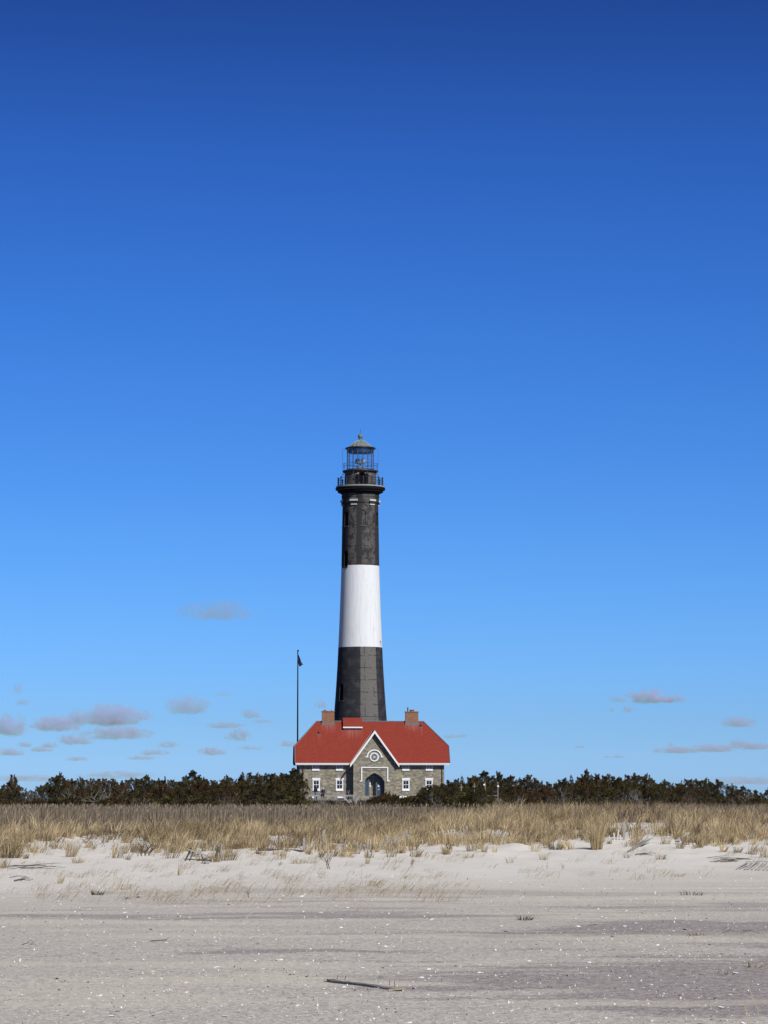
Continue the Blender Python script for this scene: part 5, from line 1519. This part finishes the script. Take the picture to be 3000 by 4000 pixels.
    # pile of broken slats
    c = on_ground(810, 3364); E = empty('slat_pile', c, 'heap of broken fence slats and one pale board at the left dune edge', 'debris pile')
    for (a, b, w, mt) in (((-.50, 0, .30), (.22, 0, .06), .12, 'wood_grey'), ((-.58, .05, .0), (-.42, 0, .34), .05, 'wood_dark'), ((-.46, -.02, 0), (-.36, 0, .26), .05, 'wood_dark'), ((-.34, .02, 0), (-.22, 0, .20), .05, 'wood_grey'),
                         ((.10, 0, 0), (.20, 0, .42), .05, 'wood_grey'), ((.20, .05, 0), (.28, 0, .36), .05, 'wood_dark'), ((.30, 0, 0), (.36, .05, .44), .045, 'wood_grey'), ((.05, .1, 0), (.33, .1, .30), .05, 'wood_white'), ((-.28, -.1, .0), (.16, -.12, .12), .06, 'wood_dark'), ((.38, 0, 0), (.24, .0, .40), .04, 'wood_dark'), ((-.1, .1, 0), (-.22, .1, .3), .04, 'wood_grey'), ((-.6, .1, .05), (.1, .1, .02), .05, 'wood_dark'), ((-.15, -.1, 0), (.05, -.1, .2), .045, 'wood_grey')):
        m = MB(); m.bar(a, b, w, .03); m.build('slat', M[mt], E)
    def sticks(lab, u, v, n, su, sv, lmin, lmax, seed, mat='wood_dark', k=1.0):
        rq = random.Random(seed); c = on_ground(u, v); E = empty('stick_pile', c, lab, 'sticks', 'heaps of sticks')
        for _ in range(n):
            a = on_ground(u + rq.uniform(-su, su), v + rq.uniform(-sv, sv)); an = rq.gauss(0, .25); L = rq.uniform(lmin, lmax)
            d = Vector((math.cos(an), math.sin(an) * 2.0, rq.uniform(-.02, .12))) * L
            m = MB(); b0 = a - c + Vector((0, 0, .02)); m.tube([b0, b0 + d * .5 + Vector((0, rq.uniform(-.05, .05), rq.uniform(0, .04))), b0 + d], [.008 * k, .007 * k, .004 * k], 5); m.build('stick', M[mat], E)
    sticks('black sticks lying flat on the sand at the left', 90, 3393, 11, 70, 8, .3, .95, 1)
    sticks('tangle of dark driftwood sticks on the right sand slope', 2790, 3362, 12, 55, 8, .25, .8, 2)
    sticks('curved dark sticks below the collapsed panels', 2490, 3342, 4, 18, 4, .3, .6, 3)
    sticks('thin reddish sticks on the beach near the right edge', 2860, 3645, 4, 70, 6, .08, .26, 4, 'weed', .4)
    sticks('brown dead stems on the beach near the left edge', 80, 3696, 4, 40, 5, .05, .13, 5, 'weed', .4)
    sticks('looped roots on the sand at the far left', 62, 3438, 6, 30, 10, .15, .4, 6, 'weed')
    # the near plank with small twigs standing on it
    a = on_ground(1290, 3836); b = on_ground(1561, 3871); c = (a + b) / 2
    E = empty('driftwood_plank', c, 'dark weathered plank lying half buried on the near beach', 'driftwood')
    a -= c; b -= c
    m = MB(); N = 14; vs = []; fs = []
    d = (b - a).normalized(); sd = Vector((-d.y, d.x, 0)).normalized()
    rq = random.Random(3)
    for i in range(N + 1):
        t = i / N; p = a.lerp(b, t); w = .038 * (1 - .35 * max(0, t - .8) / .2) + rq.uniform(-.003, .003)
        hgt = .022 * (1 - .25 * t) + .012 * (1 - min(t / .08, 1)) + rq.uniform(-.002, .003); lift = -.008 + .012 * math.sin(math.pi * t) - .0
        for (i_, j_) in ((-1, 0), (1, 0), (1, 1), (-1, 1)): vs.append(p + sd * w * i_ + Vector((0, 0, lift + hgt * j_)))
    for i in range(N):
        for k in range(4): q = (k + 1) % 4; fs.append((i * 4 + k, i * 4 + q, i * 4 + 4 + q, i * 4 + 4 + k))
    fs += [(0, 1, 2, 3), (N * 4 + 3, N * 4 + 2, N * 4 + 1, N * 4)]
    m.add(vs, fs); m.build('plank', M['wood_near'], E)
    for t, h, lx in ((.10, .035, .012), (.22, .04, .012), (.86, .045, 0), (.93, .05, .003)):
        p = a.lerp(b, t) + Vector((0, 0, .035)); q = MB(); q.tube([p, p + Vector((lx, 0, h))], .0028, 5); q.build('nail', M['iron'], E)
    q = MB(); q.bar(b + Vector((-.10, -.03, .01)), b + Vector((.05, 0, .02)), .03, .012); q.build('splinter', M['wood_tan'], E)

def make_shells():
    rs = np.random.RandomState(8); rd = random.Random(8)
    protos = []
    for k in range(6):
        m = MB(); n = 11; rings = 3
        vs = [(0, 0, .30)]; fs = []
        for i in range(1, rings + 1):
            q = i / rings
            for j in range(n):
                a = 2 * math.pi * j / n; r = q * (1 + .10 * math.sin(a * 3 + k) + (.30 * math.cos(a) if k % 2 else .12 * math.cos(2 * a)))
                vs.append((r * math.cos(a), r * .78 * math.sin(a), .30 * (1 - q * q) + .02 * math.cos(j * math.pi)))
        for j in range(n):
            fs.append((0, 1 + j, 1 + (j + 1) % n))
            for i in range(rings - 1): fs.append((1 + i * n + j, 1 + (i + 1) * n + j, 1 + (i + 1) * n + (j + 1) % n, 1 + i * n + (j + 1) % n))
        if k == 5: fs = fs[:len(fs) // 2]; 
        me = m.add(vs, fs).mesh('seashell', smooth='all'); protos.append(me)
    mats = ['shell_white', 'shell_white', 'shell_cream', 'shell_grey']
    sets = {}
    for k, me in enumerate(protos):
        for mt in ('shell_white', 'shell_cream', 'shell_grey', 'shell_dark'):
            c = me.copy(); c.materials.append(M[mt]); sets[k, mt] = c
    def shell(u, v, size, mt, label):
        p = on_ground(u, v)
        o = link('seashell', sets[rd.randrange(6), mt], None, None, p + Vector((0, 0, size * .03)))
        o.scale = (size, size, size * rd.uniform(.7, 1.5)); flip = rd.random() < .3
        o.rotation_euler = ((math.pi if flip else 0) + rd.uniform(-.35, .35), rd.uniform(-.35, .35), rd.uniform(0, 6.28))
        if flip: o.location.z += size * .25
        tag(o, label, 'shell', 'seashells on the beach')
    special = [(1683, 3595, 26, 'white shell alone on the dark streak right of the centre of the beach'), (846, 3779, 22, 'white shell above the left end of the dark plank'), (2301, 3762, 24, 'white rounded shell on the right part of the beach'),
               (727, 3880, 24, 'large white shell well left of the dark plank'), (389, 3891, 30, 'flat pale shell at the lower left'), (1508, 3698, 20, 'bright white shell above the plank, middle of the beach'),
               (462, 3953, 30, 'pale rectangular shell near the bottom left'), (873, 3973, 24, 'curled white shell at the bottom left of centre'), (1417, 3780, 20, 'white shell just above the dark plank\'s middle'),
               (1651, 3822, 20, 'white shell to the upper right of the plank'), (2022, 3945, 20, 'rounded white shell at the bottom right of centre'), (2876, 3803, 20, 'rounded white shell beside the tiny dark tuft'),
               (95, 3776, 24, 'white shell near the left edge of the beach'), (890, 3820, 32, 'curved cream shell left of the plank\'s upper end'), (2822, 3940, 24, 'white shell beside a dark one at the bottom right'), (1490, 3822, 36, 'long pale curved shell above the plank\'s right end'),
               (1198, 3955, 20, 'white shell under the plank\'s left end'), (1690, 3938, 34, 'slender pale shell at the bottom, right of the plank'), (2325, 3615, 20, 'cream shell on the beach to the right of the small green tuft'), (80, 3748, 16, 'small white shell at the left edge')]
    for (u, v, w, lab) in special:
        p = on_ground(u, v); shell(u, v, w * mpp(v, p.y) * .55, 'shell_cream' if 'cream' in lab else 'shell_white', lab)
    for i in range(280):
        v = 3440 + 570 * rd.random() ** .85; u = rd.uniform(-20, 3020)
        p = on_ground(u, v)
        s = rd.choice((.010, .013, .016, .020, .026)) * (1 + (p.y - 22) / 45)
        mt = rd.choices(('shell_white', 'shell_cream', 'shell_grey', 'shell_dark'), (60, 20, 10, 10))[0]
        lab = {'shell_white': 'small white seashell lying on the open beach sand', 'shell_cream': 'small cream seashell lying on the open beach sand', 'shell_grey': 'small grey seashell lying on the open beach sand', 'shell_dark': 'small dark seashell lying on the open beach sand'}[mt]
        shell(u, v, s, mt, lab)
    # crushed fragments nobody could count
    n = 17000
    q = rs.uniform(0, 1, n); y = 1 / ((1 / 20.0) + q * (1 / 72.0 - 1 / 20.0)); x = rs.uniform(-1, 1, n) * (.135 * y + .6)
    dens = .5 + .5 * vnoise(x / 1.6, y / 2.0, 71); k = rs.uniform(0, 1, n) < .35 + .65 * dens
    x, y = x[k], y[k]; n = len(x); z = ground(x, y)
    s = rs.uniform(.0025, .0075, n) * rs.uniform(.6, 1.3, n) * (.6 + y / 36); a = rs.uniform(0, 6.28, n)
    c = np.stack([x, y, z + s * .5], 1)
    V = []
    tl = rs.normal(0, .45, (n, 2))
    for t, k_ in ((0, 1.0), (1.9, .7), (3.3, .95), (4.9, .6)):
        dx = np.cos(a + t) * s * k_; dy = np.sin(a + t) * s * k_ * 1.4
        V.append(c + np.stack([dx, dy, dx * tl[:, 0] + dy * tl[:, 1]], 1))
    V.append(c + np.stack([0 * s, 0 * s, s * .35], 1))
    V = np.stack(V, 1).reshape(-1, 3); b = np.arange(n)[:, None] * 5
    Fc = np.concatenate([b + np.array([[i, (i + 1) % 4, 4]]) for i in range(4)])
    o = link('shell_fragments', np_mesh('shell_fragments', V, Fc, np.repeat(rs.uniform(0, 1, n), 5)), M['fragments'])
    tag(o, 'crushed shell fragments strewn over the beach', 'shell fragments', None, 'stuff')

# ------------------------------------------------------------------ clouds
CLOUDS = [  # u, v, w, h, thickness, words
    (855, 2392, 250, 70, .30, 'faint grey cloud drifting high above and left of the flagpole'), (69, 2694, 34, 36, .25, 'faint small wisp high at the left edge'), (90, 2745, 48, 20, .35, 'thin wisp under the faint wisp at the left'),
    (434, 2802, 190, 74, 1.0, 'largest puffy cloud with a pinkish crown'), (217, 2832, 150, 56, .9, 'puffy cloud left of the largest one'), (304, 2812, 74, 56, .6, 'small puff between the two largest clouds'),
    (456, 2868, 230, 46, .8, 'long flat cloud under the largest puffy cloud'), (36, 2842, 120, 72, .8, 'purple grey cloud cut by the left edge'), (293, 2893, 116, 36, .7, 'flat cloud below the gap of the big ones'),
    (130, 2838, 32, 14, .4, 'tiny cloud beside the left edge cloud'), (98, 2910, 50, 20, .5, 'small oval cloud low at the left'), (163, 2929, 82, 18, .6, 'thin flat cloud low at the left'), (40, 2940, 95, 26, .7, 'flat cloud low at the left edge'),
    (192, 2913, 62, 20, .5, 'little cloud above the thin flat one'), (300, 2965, 76, 16, .5, 'thin cloud just over the far left cedars'), (730, 2762, 145, 62, .55, 'ragged cloud between the puffy clouds and the flagpole'),
    (560, 2799, 65, 40, .3, 'faint fringe right of the largest cloud'), (882, 2835, 124, 22, .55, 'flat streak left of the flagpole'), (930, 2875, 82, 44, .55, 'slanting cloud under the flat streak'), (980, 2792, 66, 32, .5, 'small tufted cloud left of the flagpole'),
    (1023, 2819, 74, 14, .3, 'faint streak close to the flagpole'), (830, 2938, 92, 28, .7, 'neat oval cloud over the left thicket'), (553, 2962, 96, 14, .5, 'thin streak over the left thicket'), (604, 2941, 100, 20, .5, 'flat cloud over the thin streak'),
    (655, 2911, 76, 24, .45, 'small curled cloud above the flat one'), (976, 2922, 88, 16, .3, 'faint pair of wisps near the flagpole foot'), (1125, 2907, 58, 22, .45, 'small cloud touching the roof\'s left end'), (875, 2712, 62, 16, .2, 'very faint wisp above the ragged cloud'),
    (110, 3043, 260, 22, .5, 'long band of cloud on the horizon, far left'), (450, 3030, 240, 26, .5, 'band of cloud on the horizon behind the left cedars'), (2538, 2727, 150, 48, .85, 'mauve cloud, the largest right of the tower'), (2625, 2733, 90, 26, .6, 'tail of the mauve cloud to the right'),
    (2415, 2734, 66, 18, .35, 'faint streak left of the mauve cloud'), (2454, 2773, 38, 24, .4, 'small wisp under the mauve cloud'), (2390, 2773, 20, 18, .3, 'tiny wisp under the faint streak'), (2885, 2824, 116, 36, .65, 'arched cloud near the right edge'),
    (2643, 2932, 146, 24, .75, 'low flat cloud, left of the row at the right'), (2787, 2925, 150, 28, .75, 'low humped cloud, middle of the row at the right'), (2935, 2917, 160, 26, .75, 'low cloud cut by the right edge'), (2885, 2903, 74, 20, .4, 'wisp above the row at the right'),
    (2619, 2909, 20, 14, .4, 'tiny puff above the row\'s left cloud'), (2263, 2918, 44, 10, .35, 'tiny streak right of the house'), (2415, 2956, 42, 12, .4, 'tiny dark streak over the right thicket'), (2371, 2957, 22, 9, .35, 'tiniest streak beside the dark one'),
    (2914, 3052, 240, 28, .45, 'band of cloud on the horizon at the right'), (1807, 2875, 36, 14, .35, 'faint wisp right of the right chimney'), (1255, 2754, 44, 28, .35, 'faint wisp over the left chimney'), (1765, 2879, 60, 14, .35, 'faint streak off the roof\'s right hip')]

def make_clouds():
    YC = 9000.0
    rs = random.Random(2)
    mats = {}
    def cmat(d):
        if d in mats: return mats[d]
        t = NT('cloud_vapour'); co = t.co()
        oi = t.n('ShaderNodeObjectInfo').outputs['Random']
        seed = t.n('ShaderNodeCombineXYZ', None, X=t.m_('MULTIPLY', oi, 40), Y=t.m_('MULTIPLY', oi, 17), Z=0.0).outputs[0]
        geo = t.n('ShaderNodeVectorMath', dict(operation='ADD'), i0=co, i1=seed).outputs[0]
        n = t.n('ShaderNodeTexNoise', None, Vector=t.map(geo, (3.1, 3.1, 1.5)), Scale=1.0, Detail=4, Roughness=.62).outputs[0]
        r = t.n('ShaderNodeVectorMath', dict(operation='LENGTH'), i0=co).outputs['Value']
        edge = t.m_('SUBTRACT', 1.0, t.m_('POWER', r, 2.0))
        sz = t.n('ShaderNodeSeparateXYZ', None, Vector=co).outputs[2]
        val = t.m_('ADD', edge, t.m_('MULTIPLY', t.m_('SUBTRACT', n, .56), 5.2))
        val = t.m_('SUBTRACT', val, t.m_('MULTIPLY', t.smooth(sz, -.30, -.75), 1.0))
        dens = t.m_('MULTIPLY', t.smooth(val, .05, .42), d)
        v = t.n('ShaderNodeVolumePrincipled', None, Color=(.44, .40, .985, 1), Density=dens, Anisotropy=0.0)
        v.inputs['Absorption Color'].default_value = (.70, .66, 1.0, 1)
        t.t.links.new(v.outputs[0], t.out.inputs['Volume'])
        mats[d] = t.m
        return t.m
    for i, (u, v, w, h, th, words) in enumerate(CLOUDS):
        Y = YC - 4.5 * (v - 2390) + 3 * (i % 5)
        s = mpp(v, Y)
        bm = bmesh.new(); bmesh.ops.create_icosphere(bm, subdivisions=3, radius=1.0)
        me = bpy.data.meshes.new('cloud'); bm.to_mesh(me); bm.free()
        wx = w * s * .70
        dn = round(th * 4.6 / (wx * 1.1), 4)
        o = link('cloud', me, cmat(round(dn, 3)), None, at(u, v, Y)); o.scale = (wx, wx * .55, h * s * .85)
        tag(o, words, 'cloud', 'small clouds low in the sky')
# ------------------------------------------------------------------ materials table
def make_materials():
    M['sand'] = m_sand()
    M['stone'] = m_stone(); M['brick'] = m_brick()
    M['roof'] = bpy.data.materials.new('roof_tmp')
    M['white'] = simple('white_paint', (.80, .80, .80), .5, .05)
    M['pale_trim'] = simple('pale_trim', (.50, .40, .36), .7, .2)
    M['trim_dark'] = simple('dark_trim', (.075, .07, .07), .7)
    M['lead'] = simple('lead_flashing', (.16, .15, .155), .6, .3)
    M['iron'] = simple('iron', (.035, .035, .035), .6)
    M['black'] = simple('black_paint', (.022, .022, .025), .55)
    M['black_matt'] = simple('matt_black_paint', (.010, .010, .012), .85, spec=.1)
    M['black_gloss'] = simple('black_roof_edge', (.02, .022, .022), .35, spec=.5)
    M['blued_iron'] = simple('weathered_iron', (.055, .06, .075), .45, spec=.5)
    M['grey_metal'] = simple('grey_metal', (.16, .16, .17), .5)
    M['watch_paint'] = simple('watch_room_paint', (.085, .08, .078), .8, .25, 6)
    M['gallery_stone'] = simple('gallery_stone', (.26, .29, .29), .8, .4, 5)
    M['pale_stone'] = simple('pale_stone', (.48, .50, .47), .8, .15, 4)
    M['sill_stone'] = simple('sill_stone', (.12, .12, .12), .8, .3)
    M['pale_metal'] = simple('pale_metal', (.34, .37, .36), .4, .15)
    M['copper'] = simple('weathered_copper', (.145, .18, .185), .55, .35, 2.5)
    M['copper_pale'] = simple('copper_seam', (.30, .36, .33), .5)
    M['pot'] = simple('clay_pot', (.24, .075, .05), .8)
    M['pot_pale'] = simple('yellow_clay_pot', (.42, .26, .13), .8)
    M['door_paint'] = simple('door_paint', (.085, .10, .125), .6, .1)
    M['notice'] = simple('paper_notice', (.50, .56, .66), .7, .05)
    M['clear_glass'] = m_glass('lantern_glazing', (.93, .96, .98, 1), .10)
    t = NT('dark_window_glass'); M['dark_glass'] = t.pbr((.018, .018, .026), .08, None, .5)
    t = NT('blue_glass'); M['blue_glass'] = t.pbr((.05, .07, .12), .15, None, .5)
    M['concrete'] = simple('concrete', (.36, .35, .33), .9, .2, 1.5)
    M['concrete_dark'] = simple('concrete_edge', (.22, .21, .20), .9, .2, 1.5)
    st = (6, 6, .6)
    M['wood_grey'] = simple('weathered_wood', (.30, .29, .275), .85, .35, 5)
    M['wood_post'] = simple('grey_post_wood', (.20, .185, .165), .85, .3, 5)
    M['wood_white'] = simple('bleached_wood', (.50, .475, .44), .85, .25, 6)
    M['wood_tan'] = simple('tan_wood', (.34, .27, .19), .85, .3, 6)
    M['wood_dark'] = simple('dark_wood', (.09, .08, .075), .85, .4, 6)
    M['wood_near'] = simple('old_plank_wood', (.19, .175, .16), .85, .5, 14)
    M['wood_brown'] = simple('brown_wood', (.15, .075, .05), .8, .3)
    M['shingle'] = simple('grey_shingle', (.05, .05, .055), .9)
    M['pole'] = simple('dark_pole_paint', (.012, .012, .02), .5)
    M['bark'] = simple('bark', (.09, .075, .065), .9, .3, 8)
    M['twig_grey'] = simple('grey_twigs', (.17, .155, .14), .9, .3)
    M['twig_brown'] = simple('brown_twigs', (.12, .09, .07), .9, .3)
    M['twig_pale'] = simple('pale_twigs', (.46, .44, .40), .9, .3)
    M['weed'] = simple('dead_weed', (.075, .045, .04), .9, .4)
    M['straw'] = simple('straw', (.50, .41, .25), .8, .15)
    M['skin'] = simple('skin', (.50, .30, .22), .6, .05)
    M['cloth_black'] = simple('black_cloth', (.015, .015, .018), .9)
    M['cloth_dark'] = simple('dark_cloth', (.028, .022, .022), .9)
    M['cloth_navy'] = simple('navy_cloth', (.012, .018, .06), .9)
    M['cloth_white'] = simple('white_cloth', (.6, .6, .6), .9)
    M['denim'] = simple('denim', (.16, .22, .36), .9)
    M['hair_dark'] = simple('dark_hair', (.02, .014, .012), .7)
    M['hair_brown'] = simple('brown_hair', (.06, .035, .02), .7)
    M['shell_white'] = simple('white_shell', (.82, .81, .78), .45, .06, 30)
    M['shell_cream'] = simple('cream_shell', (.66, .56, .40), .5, .12, 30)
    M['shell_grey'] = simple('grey_shell', (.36, .35, .35), .5, .2, 30)
    M['shell_dark'] = simple('dark_shell', (.05, .045, .05), .5, .2, 30)
    M['grass'] = m_leaf('dune_grass', (.135, .098, .054), (.76, .61, .365), (.37, .28, .165))
    M['grass_pale'] = m_leaf('straw_grass', (.36, .28, .17), (.60, .50, .33), (.46, .38, .24))
    M['litter'] = m_leaf('dead_litter', (.075, .055, .035), (.25, .185, .115), (.13, .10, .065))
    M['under'] = m_leaf('dark_undergrowth', (.018, .016, .010), (.075, .058, .035), (.045, .04, .02), trans=.05)
    M['brush'] = m_leaf('brown_brush', (.075, .055, .046), (.26, .205, .17), (.135, .105, .095))
    M['reed'] = m_leaf('dry_reed', (.10, .078, .056), (.42, .345, .245), (.24, .195, .145), .5)
    M['cedar_0'] = m_leaf('cedar_dark', (.026, .027, .013), (.118, .098, .043), (.095, .060, .030), trans=.12)
    M['cedar_1'] = m_leaf('cedar_olive', (.030, .030, .012), (.155, .128, .048), (.082, .060, .026), trans=.12)
    M['cedar_2'] = m_leaf('cedar_brown', (.034, .026, .015), (.175, .10, .045), (.055, .052, .022), trans=.12)
    t = NT('shell_fragment'); a = t.n('ShaderNodeAttribute', dict(attribute_name='tint')).outputs['Fac']
    M['fragments'] = t.pbr(t.ramp(a, [(0, (.74, .73, .70)), (.55, (.58, .55, .49)), (.75, (.50, .36, .22)), (.86, (.10, .08, .07)), (.93, (.80, .79, .78))], 'CONSTANT'), .6)
    # flag: thirteen stripes and a starred canton
    t = NT('flag_cloth'); uv = t.n('ShaderNodeSeparateXYZ', None, Vector=t.co('UV')); u, v = uv.outputs[0], uv.outputs[1]
    k = t.m_('MODULO', t.m_('FLOOR', t.m_('MULTIPLY', t.m_('SUBTRACT', 1, v), 13)), 2)
    c = t.mix(k, (.38, .02, .035), (.70, .68, .68))
    can = t.m_('MULTIPLY', t.m_('LESS_THAN', u, .40), t.m_('GREATER_THAN', v, .4615))
    fu = t.m_('SUBTRACT', t.m_('FRACT', t.m_('MULTIPLY', u, 15)), .5); fv = t.m_('SUBTRACT', t.m_('FRACT', t.m_('MULTIPLY', v, 16.7)), .5)
    star = t.m_('LESS_THAN', t.m_('ADD', t.m_('MULTIPLY', fu, fu), t.m_('MULTIPLY', fv, fv)), .06)
    c = t.mix(can, c, t.mix(star, (.015, .022, .10), (.7, .7, .7)))
    M['flag'] = t.pbr(c, .9)

make_materials()
setup()
make_ground()
make_house()
real = m_roof(); M['roof'].user_remap(real)
tw = make_tower()
make_terrace()
make_flag()
make_people(tw)
make_trees()
make_grass()
make_tufts()
make_fences()
make_shells()
make_clouds()
